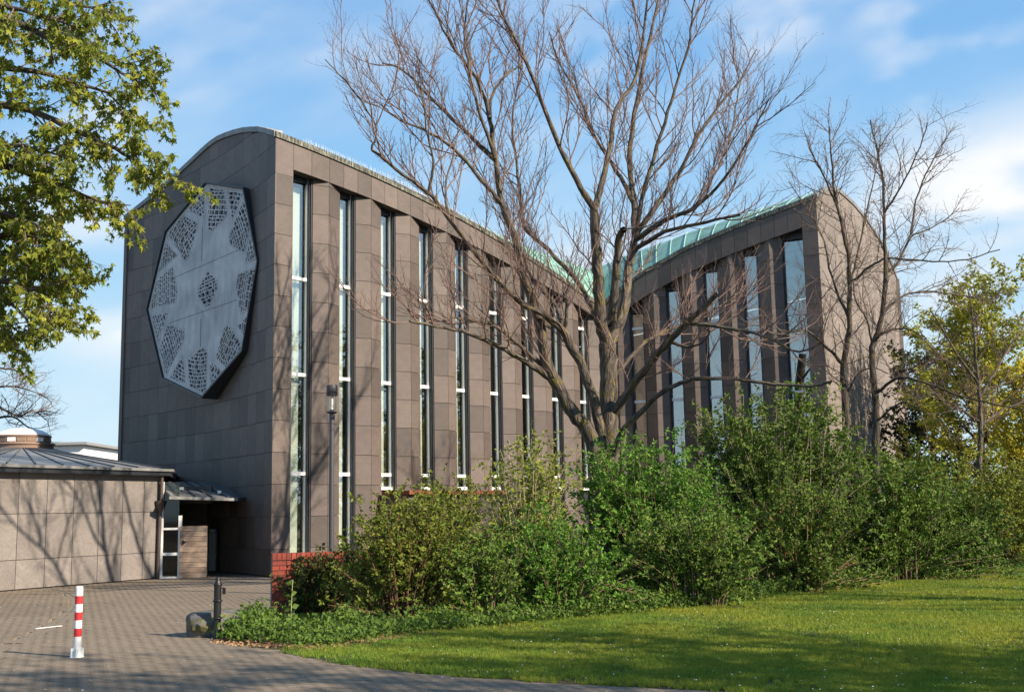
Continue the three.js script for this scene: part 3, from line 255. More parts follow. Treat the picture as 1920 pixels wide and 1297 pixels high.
// the shaded gable, hollow in plan, with its pierced octagon
const cornerC = V(-6.791, 0, -32.115), cornerD = V(-14.35, 0, -41.4), inwards = V(0.7755, 0, -0.6314);
const gableAt = (t) => cornerC.clone().lerp(cornerD, t).addScaledVector(inwards, 4 * 0.47 * t * (1 - t));      // t = 0 at the lit corner
const archL = (t) => interp([[0, 12.82], [0.106, 13.34], [0.213, 13.72], [0.325, 13.99], [0.427, 14.12], [0.497, 14.07], [0.637, 13.76], [0.8, 13.37], [1, 12.85]], t);
const ROS = DATA.rosC, rosAngle = -46.4 * R2D;
{
  const N = 17, cores = [], caps = [];
  const gw = new THREE.Group(); let wall;
  const cols = Array.from({ length: N }, (_, i) => { const a = gableAt((i + 1) / N), b = gableAt(i / N); return { a, b, ta: archL((i + 1) / N), tb: archL(i / N), L: a.distanceTo(b), th: Math.atan2(-(b.z - a.z), b.x - a.x) }; });
  const place = (g, c, out = 0) => g.applyMatrix4(new THREE.Matrix4().makeRotationY(c.th).setPosition(c.a.x + Math.sin(c.th) * out, 0, c.a.z + Math.cos(c.th) * out));
  for (const c of cols) {
    const e = c === cols[0] ? 0.17 : 0, sh = c === cols[0] ? 0.12 : 0.5; cores.push(place(slab([[0, 0], [c.L - e, 0], [c.L - e, c.tb - 0.16 + e * 0.7], [0, c.ta - 0.16]], 0.4), c, -0.03));
    caps.push(place(slab([[-0.01, c.ta - 0.162], [c.L + 0.01, c.tb - 0.162], [c.L + 0.01, c.tb], [-0.01, c.ta]], sh), c, 0.05));
  }
  wall = mesh('gable_wall', merged(cores), M.joint, church);
  mesh('coping', merged(caps), M.zinc, church);
  const inPanel = (p, y) => { const d = V(p.x - ROS[0], 0, p.z - ROS[2]), u = d.x * 0.69 + d.z * 0.724; return Math.hypot(u, y - ROS[1]) < 2.7; };
  cols.forEach((c, i) => {
    for (let k = 0; k < 16; k++) {
      const yb = k ? J(k) : 0.03, ya = Math.min(J(k + 1), c.ta - 0.165), yz = Math.min(J(k + 1), c.tb - 0.165); if (Math.max(ya, yz) < yb + 0.08) continue;
      if (inPanel(c.a, (ya + yb) / 2) && inPanel(c.b, (ya + yb) / 2)) continue;
      const g = 0.006, geo = slab([[g * 0.6, g], [c.L - g * 0.6, g], [c.L - g * 0.6, yz - yb - g], [g * 0.6, ya - yb - g]], 0.03, i * 0.6, k * 0.35);
      const m = mesh('stone_panel', geo, stone(), wall); m.position.set(c.a.x, yb, c.a.z); m.rotation.y = c.th;
    }
  });
  // pierced octagon
  const ros = mesh('pierced_window', slab([[-0.01, -0.01], [0.01, -0.01], [0, 0.01]], 0.01), M.concrete, church);
  ros.position.set(ROS[0] + 0.087, ROS[1], ROS[2] - 0.083); ros.rotation.y = rosAngle;
  const grow = (p, m) => { const cx = p.reduce((a, q) => a + q[0], 0) / p.length, cy = p.reduce((a, q) => a + q[1], 0) / p.length, R = p.reduce((a, q) => a + Math.hypot(q[0] - cx, q[1] - cy), 0) / p.length, k = 1 + m / R; return p.map((q) => [cx + (q[0] - cx) * k, cy + (q[1] - cy) * k]); };
  const ccw = (p) => { let a = 0; p.forEach((q, i) => { const r = p[(i + 1) % p.length]; a += q[0] * r[1] - r[0] * q[1]; }); return a > 0 ? p : p.slice().reverse(); };
  const hull = (p) => { const s = p.slice().sort((a, b) => a[0] - b[0] || a[1] - b[1]), cr = (o, a, b) => (a[0] - o[0]) * (b[1] - o[1]) - (a[1] - o[1]) * (b[0] - o[0]); const half = (q) => { const h = []; for (const x of q) { while (h.length > 1 && cr(h[h.length - 2], h[h.length - 1], x) <= 0) h.pop(); h.push(x); } h.pop(); return h; }; return [...half(s), ...half(s.slice().reverse())]; };
  const clip = (subj, poly) => { let out = subj; for (let i = 0; i < poly.length && out.length; i++) { const A = poly[i], B = poly[(i + 1) % poly.length], side = (p) => (B[0] - A[0]) * (p[1] - A[1]) - (B[1] - A[1]) * (p[0] - A[0]), inp = out; out = []; for (let k = 0; k < inp.length; k++) { const P = inp[k], Q = inp[(k + 1) % inp.length], sp = side(P), sq = side(Q); if (sp >= 0) out.push(P); if (sp * sq < 0) { const t = sp / (sp - sq); out.push([lerp(P[0], Q[0], t), lerp(P[1], Q[1], t)]); } } } return out; };
  const area = (p) => Math.abs(p.reduce((a, q, i) => { const r = p[(i + 1) % p.length]; return a + q[0] * r[1] - r[0] * q[1]; }, 0)) / 2;
  const rg = rng(31);
  const grilles = DATA.rosG.map((p) => ccw(hull(p)));
  const outer = ccw(DATA.rosV);
  const cellsOf = (poly, ang, k) => {
    const c = [poly.reduce((a, q) => a + q[0], 0) / poly.length, poly.reduce((a, q) => a + q[1], 0) / poly.length], co = Math.cos(ang), si = Math.sin(ang), holes = [];
    const W = (u, v) => [c[0] + u * co - v * si, c[1] + u * si + v * co];
    for (let v = -1.6; v < 1.6;) {
      const hgt = 0.1 + rg() * 0.075, bow = 0; let u = -1.5 + rg() * 0.2;
      while (u < 1.5) {
        const w = 0.11 + rg() * 0.2, gp = 0.033, j = () => (rg() - 0.5) * 0.02, b = (x) => bow + 0.07 * Math.sin(x * 2.3 + k);
        const q = [W(u + gp / 2 + j(), v + gp / 2 + b(u) + j()), W(u + w - gp / 2 + j(), v + gp / 2 + b(u + w) + j()), W(u + w - gp / 2 + j(), v + hgt - gp / 2 + b(u + w) + j()), W(u + gp / 2 + j(), v + hgt - gp / 2 + b(u) + j())];
        const z = clip(ccw(q), poly); if (z.length > 2 && area(z) > 0.0028) holes.push(grow(z, -0.004)); u += w;
      }
      v += hgt;
    }
    return holes;
  };
  const plates = grilles.map((p) => grow(p, 0.03));
  { const sep = (A, B) => [A, B].some((P) => P.some((a, i) => { const b = P[(i + 1) % P.length], nx = b[1] - a[1], ny = a[0] - b[0], pr = (Q) => Q.map((q) => q[0] * nx + q[1] * ny), x = pr(A), y = pr(B); return Math.max(...x) < Math.min(...y) || Math.max(...y) < Math.min(...x); })); for (let k = 0; k < 30; k++) plates.forEach((p, i) => plates.forEach((q, j) => { if (i < j && !sep(grow(p, 0.02), grow(q, 0.02))) { plates[i] = grow(plates[i], -0.012); plates[j] = grow(plates[j], -0.012); } }));
    const inner = grow(outer, -0.09); plates.forEach((p, i) => { plates[i] = clip(p, inner); }); }
  const plate = mesh('solid_slab', slab(outer, 0.06, 0, 0, plates.map((p) => grow(p, 0.006))), M.concrete, ros);
  plate.userData.label = 'plain grey concrete star in the middle of the octagon';
  grilles.forEach((p, k) => {
    const cx = p.reduce((a, q) => a + q[0], 0) / p.length, cy = p.reduce((a, q) => a + q[1], 0) / p.length, ang = k === 16 ? 0.2 : Math.atan2(cy, cx) - Math.PI / 2 + (k % 2 ? 0.25 : 0);
    const g = mesh('pierced_slab', slab(plates[k], 0.05, cx, cy, cellsOf(grow(plates[k], -0.045), ang, k)), M.concrete, ros); g.position.z = 0.008;
  });
  mesh('glazing', slab(grow(outer, -0.05), 0.02), M.blueGlass, ros).position.z = -0.066;
  mesh('frame', slab(grow(outer, 0.07), 1.0, 0, 0, [grow(outer, 0.01)]), M.darkMetal, ros).position.z = 0.08;
  // joints between the cast slabs: shallow shadow gaps left by raising the slab faces
  for (const [a, b] of [[[-2.15, 0.62], [2.3, 0.83]], [[-2.15, -0.86], [2.2, -0.72]], [[-0.08, 0.85], [-0.08, 2.0]], [[-0.05, -1.0], [-0.05, -1.9]]]) mesh('joint_bead', bar([a[0], a[1], 0.002], [b[0], b[1], 0.002], 0.016, 0.006), M.joint, ros);
}
// lit end gable of the far wing: narrow upright slabs
const KK = V(11.166, 0, -40.384), FF = V(19.39, 0, -56.301), FG = facade(11.166, -40.384, 62.68);
const archR = (t) => interp([[0, 12.9], [0.055, 13.34], [0.139, 13.86], [0.254, 14.21], [0.407, 14.35], [0.574, 14.33], [0.754, 14.02], [0.908, 13.52], [1, 12.95]], t);
{
  const L = 17.9, N = 26, w = L / N;
  const wall = put(mesh('end_gable_wall', slab([[0.14, 0], [L, 0], ...curve(0.008, 1, 24, archR).map(([t, y]) => [t * L, y - 0.16]).reverse()], 0.4), M.joint, church), FG, 0, -0.03);
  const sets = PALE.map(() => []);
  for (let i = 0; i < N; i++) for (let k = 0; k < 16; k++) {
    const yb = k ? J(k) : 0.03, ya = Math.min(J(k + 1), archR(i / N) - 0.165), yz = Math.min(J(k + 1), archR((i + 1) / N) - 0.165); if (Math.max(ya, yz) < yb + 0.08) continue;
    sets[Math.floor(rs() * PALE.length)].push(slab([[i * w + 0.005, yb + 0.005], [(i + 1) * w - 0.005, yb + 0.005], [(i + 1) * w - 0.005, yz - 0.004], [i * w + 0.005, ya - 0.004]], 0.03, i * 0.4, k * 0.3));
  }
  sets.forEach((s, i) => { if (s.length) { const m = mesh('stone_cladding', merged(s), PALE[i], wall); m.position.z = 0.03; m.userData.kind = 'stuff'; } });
  const band = curve(0, 1, 24, archR).map(([t, y]) => [t * L, y]);
  put(mesh('coping', slab([...band.map((p) => [p[0], p[1] - 0.162]), ...band.slice().reverse()], 0.14), M.zinc, church), FG, 0, 0.05);
}
// back walls, floor, roof
{
  const Bc = V(3, 0, -55), D = cornerD, I = V(3.624, 0, -44.261);
  const wallBetween = (a, b, ha, hb) => { const L = a.distanceTo(b), g = slab([[0, 0], [L, 0], [L, hb], [0, ha]], 0.3); g.applyMatrix4(new THREE.Matrix4().makeRotationY(Math.atan2(-(b.z - a.z), b.x - a.x)).setPosition(a.x, 0, a.z)); return g; };
  mesh('back_wall', merged([wallBetween(Bc, D, 9.4, 12.7), wallBetween(FF, Bc, 12.8, 9.4)]), STONE[1], church);
  mesh('inner_floor', plan([[-6.9, -33.1], [3.5, -44.8], [10.9, -41], [18.6, -55.6], [3, -54.6], [-14, -41.4]], 0.02, 0.12), M.inside, church);
  const profL = (v) => interp([[0, 0], [0.05, 0.2], [0.106, 0.38], [0.213, 0.7], [0.325, 0.91], [0.427, 1], [0.497, 0.97], [0.637, 0.72], [0.8, 0.42], [1, 0]], v), profR = (v) => interp([[0, 0], [0.054, 0.29], [0.139, 0.65], [0.254, 0.9], [0.407, 1], [0.574, 1], [0.754, 0.78], [0.908, 0.43], [1, 0]], v);
  const roofPoint = (left, t, v) => {
    const f = left ? cornerC.clone().lerp(I, t) : I.clone().lerp(KK, t), b = left ? D.clone().lerp(Bc, t) : Bc.clone().lerp(FF, t);
    const ef = left ? eaveL(16 * t) : eaveR(8.48 * t), eb = left ? lerp(12.8, 9.5, t) : lerp(9.5, 12.9, t), rise = left ? lerp(0.6, 2.3, t * t) : lerp(2.3, 1.36, Math.sqrt(t));
    const pr = left ? lerp(profL(v), profR(v), t) : profR(v), p = f.lerp(b, v); if (left) p.addScaledVector(inwards, (1 - t) * (4 * 0.47 * v * (1 - v) + 0.12)); p.y = lerp(ef, eb, v) + rise * pr - 0.02; return p;
  };
  const nu = 28, nv = 24, P = [], I2 = [], seams = [];
  for (const left of [true, false]) {
    const base = P.length / 3;
    for (let i = 0; i <= nu; i++) for (let j = 0; j <= nv; j++) { const p = roofPoint(left, i / nu, j / nv); P.push(p.x, p.y, p.z); }
    for (let i = 0; i < nu; i++) for (let j = 0; j < nv; j++) { const a = base + i * (nv + 1) + j, b = a + nv + 1; I2.push(a, b, a + 1, a + 1, b, b + 1); }
    const ns = left ? 28 : 15; for (let i = 1; i < ns; i++) seams.push(Array.from({ length: nv + 1 }, (_, j) => { const p = roofPoint(left, i / ns, j / nv); return [p.x, p.y + 0.015, p.z, 0.022]; }));
  }
  const g = new THREE.BufferGeometry(); g.setAttribute('position', new THREE.Float32BufferAttribute(P, 3)); g.setIndex(I2); g.computeVertexNormals();
  g.setAttribute('uv', new THREE.Float32BufferAttribute(new Float32Array(P.length / 3 * 2).map((_, i) => P[Math.floor(i / 2) * 3 + (i % 2 ? 2 : 0)]), 2));
  const cm = M.copper; cm.side = THREE.DoubleSide;
  const roof = mesh('copper_roof', g, cm, church); roof.userData.label = 'green patinated copper roof with standing seams';
  mesh('standing_seams', tube(seams, () => 4), M.copperSeam, roof).userData.kind = 'stuff';
}
// ---------------------------------------------------------------- low annex under the windows, pavilion, entrance
{
  const t = thing('annex', 'low flat-roofed annex with rusty roof edge half hidden in the shrubs', 'annex', null);
  put(mesh('wall', boxUV(4.2, 2.25, 1.0).translate(2.1, 1.125, 0.5), STONE[1], t), FL, 4.3, 0.02);
  put(mesh('roof_edge', boxUV(4.4, 0.12, 1.2).translate(2.1, 2.31, 0.56), M.rust, t), FL, 4.3, 0.02);
}
const PV = [V(-16.6, 0, -19.9), V(-10.05, 0, -32.6), V(-12.2, 0, -40.5), V(-19.5, 0, -44), V(-26, 0, -36), V(-25, 0, -25)];
{
  const t = thing('entrance_pavilion', 'low pale stone pavilion with shallow seamed metal roof and lantern', 'pavilion', null);
  const a = PV[0], b = PV[1], L = a.distanceTo(b), th = Math.atan2(-(b.z - a.z), b.x - a.x), F = { o: a, a: th, d: b.clone().sub(a).normalize(), n: V(Math.sin(th), 0, Math.cos(th)) };
  const wall = put(mesh('wall', boxUV(L, 2.9, 0.3).translate(L / 2, 1.45, -0.19), M.joint, t), F, 0);
  let s = L; const widths = [0.62, 0.78, 0.82, 0.85, 0.85, 0.86, 0.87, 0.87]; let i = 0; const rp = rng(3);
  while (s > 0.4) { const w = Math.min(widths[Math.min(i, 7)], s); s -= w; [[0.03, 0.74], [0.74, 1.86], [1.86, 2.89]].forEach(([y0, y1], k) => { const m = mesh('stone_panel', boxUV(w - 0.016, y1 - y0 - 0.014, 0.03, i * 0.77, k * 0.93), M.paleStone[Math.floor(rp() * 3)], wall); m.position.set(s + w / 2, (y0 + y1) / 2, -0.012); }); i++; }
  mesh('side_wall', merged([1, 2, 3, 4, 5].map((k) => { const p = PV[k], q = PV[(k + 1) % 6], l = p.distanceTo(q), m = boxUV(l, 2.9, 0.3).translate(l / 2, 1.45, -0.17); m.applyMatrix4(new THREE.Matrix4().makeRotationY(Math.atan2(-(q.z - p.z), q.x - p.x)).setPosition(p.x, 0, p.z)); return m; })), M.paleStone[1], t);
  const C = V(-16.35, 0, -38), cen = V(-18, 0, -32), eave = PV.map((p) => p.clone().sub(cen).multiplyScalar(1.035).add(cen));
  // roof: from the eaves up to the lantern ring
  const ring = (k, n) => { const q = k / n * 6, i = Math.floor(q) % 6, f = q - Math.floor(q); return eave[i].clone().lerp(eave[(i + 1) % 6], f); };
  const n = 96, P = [], I2 = []; const inner = (k) => { const e = ring(k, n), d = V(e.x - C.x, 0, e.z - C.z).normalize(); return V(C.x + d.x * 0.95, 4.0, C.z + d.z * 0.95); };
  for (let k = 0; k <= n; k++) { const e = ring(k % n, n), c = inner(k % n); for (let j = 0; j <= 6; j++) { const f = j / 6; P.push(lerp(e.x, c.x, f), lerp(3.03, 4.0, f), lerp(e.z, c.z, f)); } }
  for (let k = 0; k < n; k++) for (let j = 0; j < 6; j++) { const p = k * 7 + j, q = p + 7; I2.push(p, q, p + 1, p + 1, q, q + 1); }
  const g = new THREE.BufferGeometry(); g.setAttribute('position', new THREE.Float32BufferAttribute(P, 3)); g.setAttribute('uv', new THREE.Float32BufferAttribute(new Float32Array(P.length / 3 * 2).map((_, i) => P[Math.floor(i / 2) * 3 + (i % 2 ? 2 : 0)]), 2)); g.setIndex(I2); g.computeVertexNormals();
  const zd = M.zinc.clone(); zd.side = THREE.DoubleSide;
  const roof = mesh('roof', g, zd, t);
  for (let k = 2; k < n; k += 1) { if (k < 16 && k > 1) { if (k % 1) continue; } else if (k % 4) continue; if (k < 16 && (k % 1)) continue;
    const e = ring(k, n), c = inner(k); mesh('roof_seam', tube([[[lerp(e.x, c.x, 0.07), lerp(3.03, 4, 0.07) + 0.02, lerp(e.z, c.z, 0.07), 0.022], [c.x, 4.02, c.z, 0.022]]], () => 4), M.roofDark, roof); }
  mesh('eave_fascia', merged(eave.map((p, i) => { const q = eave[(i + 1) % 6]; return bar([p.x, 2.94, p.z], [q.x, 2.94, q.z], 0.06, 0.15); })), M.darkMetal, t);
  mesh('gutter', merged(eave.map((p, i) => { const q = eave[(i + 1) % 6], o = (v) => v.clone().sub(cen).multiplyScalar(1.005).add(cen), P0 = o(p), Q0 = o(q); return bar([P0.x, 3.02, P0.z], [Q0.x, 3.02, Q0.z], 0.1, 0.07); })), M.zinc, t);
  const lan = mesh('lantern', lathe([[0.97, 0], [0.97, 0.16], [1.02, 0.17], [1.02, 0.22], [0.86, 0.23], [0.86, 0.42], [0.9, 0.43], [0.9, 0.48], [0.0, 0.49]], 32), std(0.24, 0.16, 0.12, { roughness: 0.7 }), t); lan.position.set(C.x, 3.98, C.z);
  mesh('dome', lathe([[0.86, 0.49], [0.8, 0.56], [0.62, 0.66], [0.35, 0.73], [0, 0.76]], 32), M.whitePaint, lan);
  for (let k = 0; k < 18; k++) { const an = k / 18 * Math.PI * 2; const m = mesh('lantern_pane', boxUV(0.26, 0.13, 0.02), k % 3 ? std(0.2, 0.14, 0.1) : M.whitePaint, lan); m.position.set(Math.sin(an) * 0.865, 0.33, Math.cos(an) * 0.865); m.rotation.y = an; }
  // rain pipe with its hopper at the corner by the entrance
  const px = -10.0, pz = -32.45;
  mesh('downpipe', tube([[[px - 0.02, 0, pz, 0.05], [px, 1.9, pz, 0.05]], [[px + 0.03, 2.1, pz, 0.05], [px + 0.03, 2.9, pz, 0.05]]], () => 10), std(0.11, 0.085, 0.075, { roughness: 0.45, metalness: 0.4 }), t);
  mesh('rain_hopper', new THREE.CylinderGeometry(0.14, 0.06, 0.3, 10).translate(px, 2.02, pz), std(0.11, 0.085, 0.075, { roughness: 0.45, metalness: 0.4 }), t);
}
{
  const t = thing('entrance_canopy', 'folded metal canopy roof over the dark church entrance', 'canopy', null);
  const Q = { E1: V(-9.55, 2.28, -31.95), E2: V(-7.98, 2.21, -33.0), R: V(-7.95, 2.26, -34.3), TL: V(-10.35, 2.74, -33.4), TR: V(-9.95, 2.78, -36.2), B: V(-11.8, 2.74, -36.2) };
  const quad = (a, b, c, d, drop = 0.06) => { const P = []; const tri = (x, y, z) => P.push(x.x, x.y, x.z, y.x, y.y, y.z, z.x, z.y, z.z); tri(a, b, c); tri(a, c, d); const lo = [a, b, c, d].map((p) => V(p.x, p.y - drop, p.z)); tri(lo[0], lo[2], lo[1]); tri(lo[0], lo[3], lo[2]); [a, b, c, d].forEach((p, i) => { const q = [a, b, c, d][(i + 1) % 4]; tri(p, lo[i], lo[(i + 1) % 4]); tri(p, lo[(i + 1) % 4], q); }); const g = new THREE.BufferGeometry(); g.setAttribute('position', new THREE.Float32BufferAttribute(P, 3)); g.setAttribute('uv', new THREE.Float32BufferAttribute(new Float32Array(P.length / 3 * 2).map((_, i) => P[Math.floor(i / 2) * 3 + (i % 2 ? 2 : 0)]), 2)); g.computeVertexNormals(); return g; };
  mesh('front_slope', quad(Q.E1, Q.E2, Q.TR, Q.TL), M.zinc, t);
  mesh('side_slope', quad(Q.E2, Q.R, V(-9.2, 2.8, -36.6), V(-9.94, 2.785, -36.21)), M.roofDark, t);
  mesh('gutter', bar([-9.6, 2.24, -31.9], [-7.95, 2.17, -32.96], 0.1, 0.08), M.zinc, t);
  for (const f of [0.12, 0.37, 0.62, 0.87]) { const a = Q.E1.clone().lerp(Q.E2, f), b = Q.TL.clone().lerp(Q.TR, f); mesh('roof_seam', bar([a.x, a.y + 0.02, a.z], [b.x, b.y + 0.02, b.z], 0.03, 0.04), M.roofDark, t); }
  for (const [x, y, z] of [[-9.5, 2.47, -32.75], [-8.55, 2.36, -33.3]]) mesh('snow_guard', boxUV(0.1, 0.08, 0.08).translate(x, y + 0.04, z), M.whitePaint, t);
}
{
  const t = thing('entrance_screen', 'dark glass entrance screen in a pale frame beside the downpipe', 'glass screen', null);
  const F = facade(-9.96, -32.55, 4), w = 0.5;
  const fr = put(mesh('frame', merged([boxUV(0.06, 2.7, 0.08).translate(0.0, 1.35, 0), boxUV(0.09, 1.75, 0.08).translate(w, 0.87, 0), boxUV(w, 0.06, 0.07).translate(w / 2, 1.38, 0), boxUV(w, 0.08, 0.07).translate(w / 2, 0.68, 0), boxUV(w, 0.06, 0.07).translate(w / 2, 0.03, 0)]), M.whiteMetal, t), F, 0);
  const dk = new THREE.MeshPhysicalMaterial({ color: new THREE.Color().setRGB(0.55, 0.62, 0.58), transmission: 1, thickness: 0, roughness: 0.03, ior: 1.5 });
  for (const [y0, y1] of [[0.06, 0.64], [0.72, 1.35], [1.41, 2.68]]) mesh('pane', boxUV(w - 0.08, y1 - y0, 0.006).translate(w / 2, (y0 + y1) / 2, 0), dk, fr);
  const g = thing('entrance_door', 'horizontal brown timber board door beside the dark entrance', 'door', null);
  const G = facade(-9.44, -32.5, 0), W = 0.77;
  const leaf = put(mesh('door_leaf', boxUV(W, 1.44, 0.05).translate(W / 2, 0.73, -0.03), M.joint, g), G, 0);
  const wood = [1, 0.88, 1.1].map((k) => std(0.45 * k, 0.33 * k, 0.24 * k, { map: tiled(noiseTexture(256, (u, v) => 0.85 + 0.35 * tfbm(u * 0.3, v, 14, 4 + k, 4)), 0.7), roughness: 0.75 }));
  for (let k = 0; k < 10; k++) mesh('board', boxUV(W - 0.01, 0.134, 0.03, k * 0.7, 0).translate(W / 2, 0.09 + k * 0.1435, 0), wood[k % 3], leaf);
  mesh('handle', merged([boxUV(0.04, 0.12, 0.02).translate(0.1, 1.0, 0.03), boxUV(0.12, 0.025, 0.03).translate(0.14, 1.02, 0.05)]), M.blackIron, leaf);
  const n = thing('notice_board', 'narrow upright notice board standing in the dark entrance', 'notice board', null);
  const N = facade(-9.42, -35.55, -20);
  put(mesh('panel', boxUV(0.24, 1.14, 0.06).translate(0.12, 0.63, 0), std(0.2, 0.24, 0.26, { roughness: 0.35 }), n), N, 0);
  put(mesh('header', boxUV(0.2, 0.09, 0.05).translate(0.12, 1.27, 0), std(0.28, 0.31, 0.33), n), N, 0);
  put(mesh('post', merged([boxUV(0.03, 1.3, 0.03).translate(-0.03, 0.65, -0.03), boxUV(0.03, 1.3, 0.03).translate(0.27, 0.65, -0.03)]), M.darkMetal, n), N, 0);
  // link building behind the doors
  const l = thing('entrance_link', 'dark recessed link wall between pavilion and church gable', 'wall', null);
  mesh('rear_wall', boxUV(4.2, 2.7, 0.2).translate(0, 1.35, 0), STONE[3], l).position.set(-10.6, 0, -36.6);
  mesh('lintel', boxUV(1.3, 0.5, 0.15).translate(0, 2.4, 0), STONE[1], l).position.set(-9.6, -0.06, -34.0);
  mesh('ceiling', boxUV(3.0, 0.08, 3.4).translate(0, 2.66, 0), M.inside, l).position.set(-10.6, -0.45, -35.0);
}
{
  const t = thing('white_building', 'distant white flat-roofed block behind the pavilion', 'building', null, [-42, 0, -98]);
  mesh('wall', boxUV(13.5, 7.6, 9).translate(0, 3.8, 0), M.whitePaint, t);
  mesh('roof_edge', boxUV(14.4, 0.22, 10).translate(0, 7.75, 0), std(0.25, 0.25, 0.25), t);
  mesh('roof_vent', new THREE.CylinderGeometry(0.18, 0.22, 0.5, 10).translate(1.8, 8.1, 0), std(0.25, 0.25, 0.25), t);
}
// ---------------------------------------------------------------- ground, paving, lawn
const inPoly = (p, x, z) => { let c = false; for (let i = 0, j = p.length - 1; i < p.length; j = i++) if ((p[i][1] > z) !== (p[j][1] > z) && x < ((p[j][0] - p[i][0]) * (z - p[i][1])) / (p[j][1] - p[i][1]) + p[i][0]) c = !c; return c; };
const sheet = (poly, y) => { const g = new THREE.ShapeGeometry(new THREE.Shape(poly.map((p) => new THREE.Vector2(p[0], -p[1])))); g.rotateX(-Math.PI / 2); g.translate(0, y, 0); const P = g.attributes.position, uv = g.attributes.uv; for (let i = 0; i < P.count; i++) uv.setXY(i, P.getX(i), P.getZ(i)); return g; };
const lawnEdge = DATA.edge.map((p) => [p[0], p[2]]);
const lawnPoly = [...lawnEdge, [3.6, -9.6], [8, -6], [60, 10], [60, -33], [16, -33.5], [8, -31.5], [2, -29], [-3.5, -26], [-4.4, -20.2], [-4.45, -17.5]];
{
  const g = new THREE.PlaneGeometry(900, 900).rotateX(-Math.PI / 2).translate(0, -0.012, -150); const uv = g.attributes.uv; for (let i = 0; i < uv.count; i++) uv.setXY(i, uv.getX(i) * 900, uv.getY(i) * 900);
  structure('ground', g, M.soil);
  const sandMap = noiseTexture(512, (u, v, x, y) => { const n = 0.8 + 0.4 * tfbm(u, v, 6, 41.1) + 0.25 * tfbm(u, v, 40, 12.2, 3) + 0.2 * (speck[y * 512 + x] - 0.5); return [n, n * 0.97, n * 0.92]; });
  const pave = structure('pavement', sheet([[-60, 14], [30, 14], [12, -4], [6, -8], [3, -10.4], ...lawnEdge.slice().reverse(), [-4.45, -17.5], [-4.4, -20.2], [-3.5, -26], [-5, -34], [-8, -40], [-14, -45], [-60, -45]], 0), std(0.225, 0.195, 0.158, { map: tiled(sandMap, 0.31), roughness: 1 }));
  // paving blocks laid in running bond
  const r = rng(21), list = [], tint = [], g2 = boxUV(0.1972, 0.05, 0.0972).translate(0, -0.025 + 0.009, 0), th = 0.42, c = Math.cos(th), s = Math.sin(th), m = new THREE.Matrix4(), q = new THREE.Quaternion(), e = new THREE.Euler();
  const arc = DATA.arc.map((p) => [p[0], p[2]]);
  const nearArc = (x, z) => { for (let i = 1; i < arc.length; i++) { const [ax, az] = arc[i - 1], [bx, bz] = arc[i], L2 = (bx - ax) ** 2 + (bz - az) ** 2, t = clamp(((x - ax) * (bx - ax) + (z - az) * (bz - az)) / L2); if (Math.hypot(x - lerp(ax, bx, t), z - lerp(az, bz, t)) < 0.1) return true; } return false; };
  const pavePoly = [[-18, -9.5], [1.5, -9.5], [2.4, -10.5], ...lawnEdge.slice().reverse(), [-4.45, -17.5], [-4.4, -20.2], [-4.3, -24], [-6.6, -31.9], [-9.6, -33], [-10.1, -32.6], [-16, -21]];
  for (let a = -220; a < 220; a++) for (let b = -420; b < 120; b++) {
    const lx = a * 0.2 + (b % 2 ? 0.1 : 0), lz = b * 0.1, x = lx * c - lz * s - 4, z = lx * s + lz * c - 20;
    if (z > -10 || x < 0.50 * z - 0.5 || !inPoly(pavePoly, x, z) || nearArc(x, z)) continue;
    e.set((r() - 0.5) * 0.008, -th + (r() - 0.5) * 0.015, (r() - 0.5) * 0.008); q.setFromEuler(e);
    list.push(new THREE.Matrix4().compose(V(x, (r() - 0.5) * 0.0025, z), q, V(1, 1, 1)));
    const k = 0.94 + 0.1 * r() + 0.4 * fbm(x * 0.35, z * 0.35, 3.3, 3), w = r() * 0.06; tint.push(new THREE.Color().setRGB(k * (1 + w), k, k * (0.97 - w)));
  }
  const blockMat = std(0.235, 0.203, 0.167, { map: tiled(sandMap, 0.9), roughness: 0.92 });
  copies('paving_blocks', g2, blockMat, list, pave, tint).userData.kind = 'stuff';
  const sl = []; let gap = 0;
  for (const off of [-0.09, 0.03]) for (let i = 1; i < arc.length; i++) { const [ax, az] = arc[i - 1], [bx, bz] = arc[i], L = Math.hypot(bx - ax, bz - az), an = Math.atan2(-(bz - az), bx - ax); for (let d = 0; d < L; d += 0.115) { const t = d / L; sl.push(new THREE.Matrix4().compose(V(lerp(ax, bx, t) + Math.sin(an) * off, 0.001, lerp(az, bz, t) + Math.cos(an) * off), q.setFromEuler(e.set(0, an, 0)).clone(), V(0.54, 1, 1))); } }
  copies('edging_setts', g2, std(0.25, 0.22, 0.18, { map: tiled(sandMap, 0.9) }), sl, pave).userData.kind = 'stuff';
  // fallen bud scales and grit on the paving
  const bits = [], bt = [], bg = new THREE.PlaneGeometry(1, 0.6).rotateX(-Math.PI / 2);
  for (let i = 0; i < 900; i++) { const z = -10.2 - 14 * r() ** 1.6, x = lerp(0.5 * z, 2, r()); if (!inPoly(pavePoly, x, z)) continue; const k = 0.008 + 0.022 * r() ** 2; bits.push(new THREE.Matrix4().compose(V(x, 0.018, z), q.setFromEuler(e.set((r() - 0.5) * 0.5, r() * 6, (r() - 0.5) * 0.5)).clone(), V(k, k, k))); const p = r(); bt.push(new THREE.Color().setRGB(...(p < 0.6 ? [0.62, 0.58, 0.48] : p < 0.8 ? [0.2, 0.14, 0.08] : [0.4, 0.36, 0.2]))); }
  const fl = copies('fallen_bud_scales', bg, std(1, 1, 1, { side: THREE.DoubleSide }), bits, null, bt); fl.userData = { kind: 'stuff', label: 'pale fallen bud scales scattered on the paving', category: 'litter' };
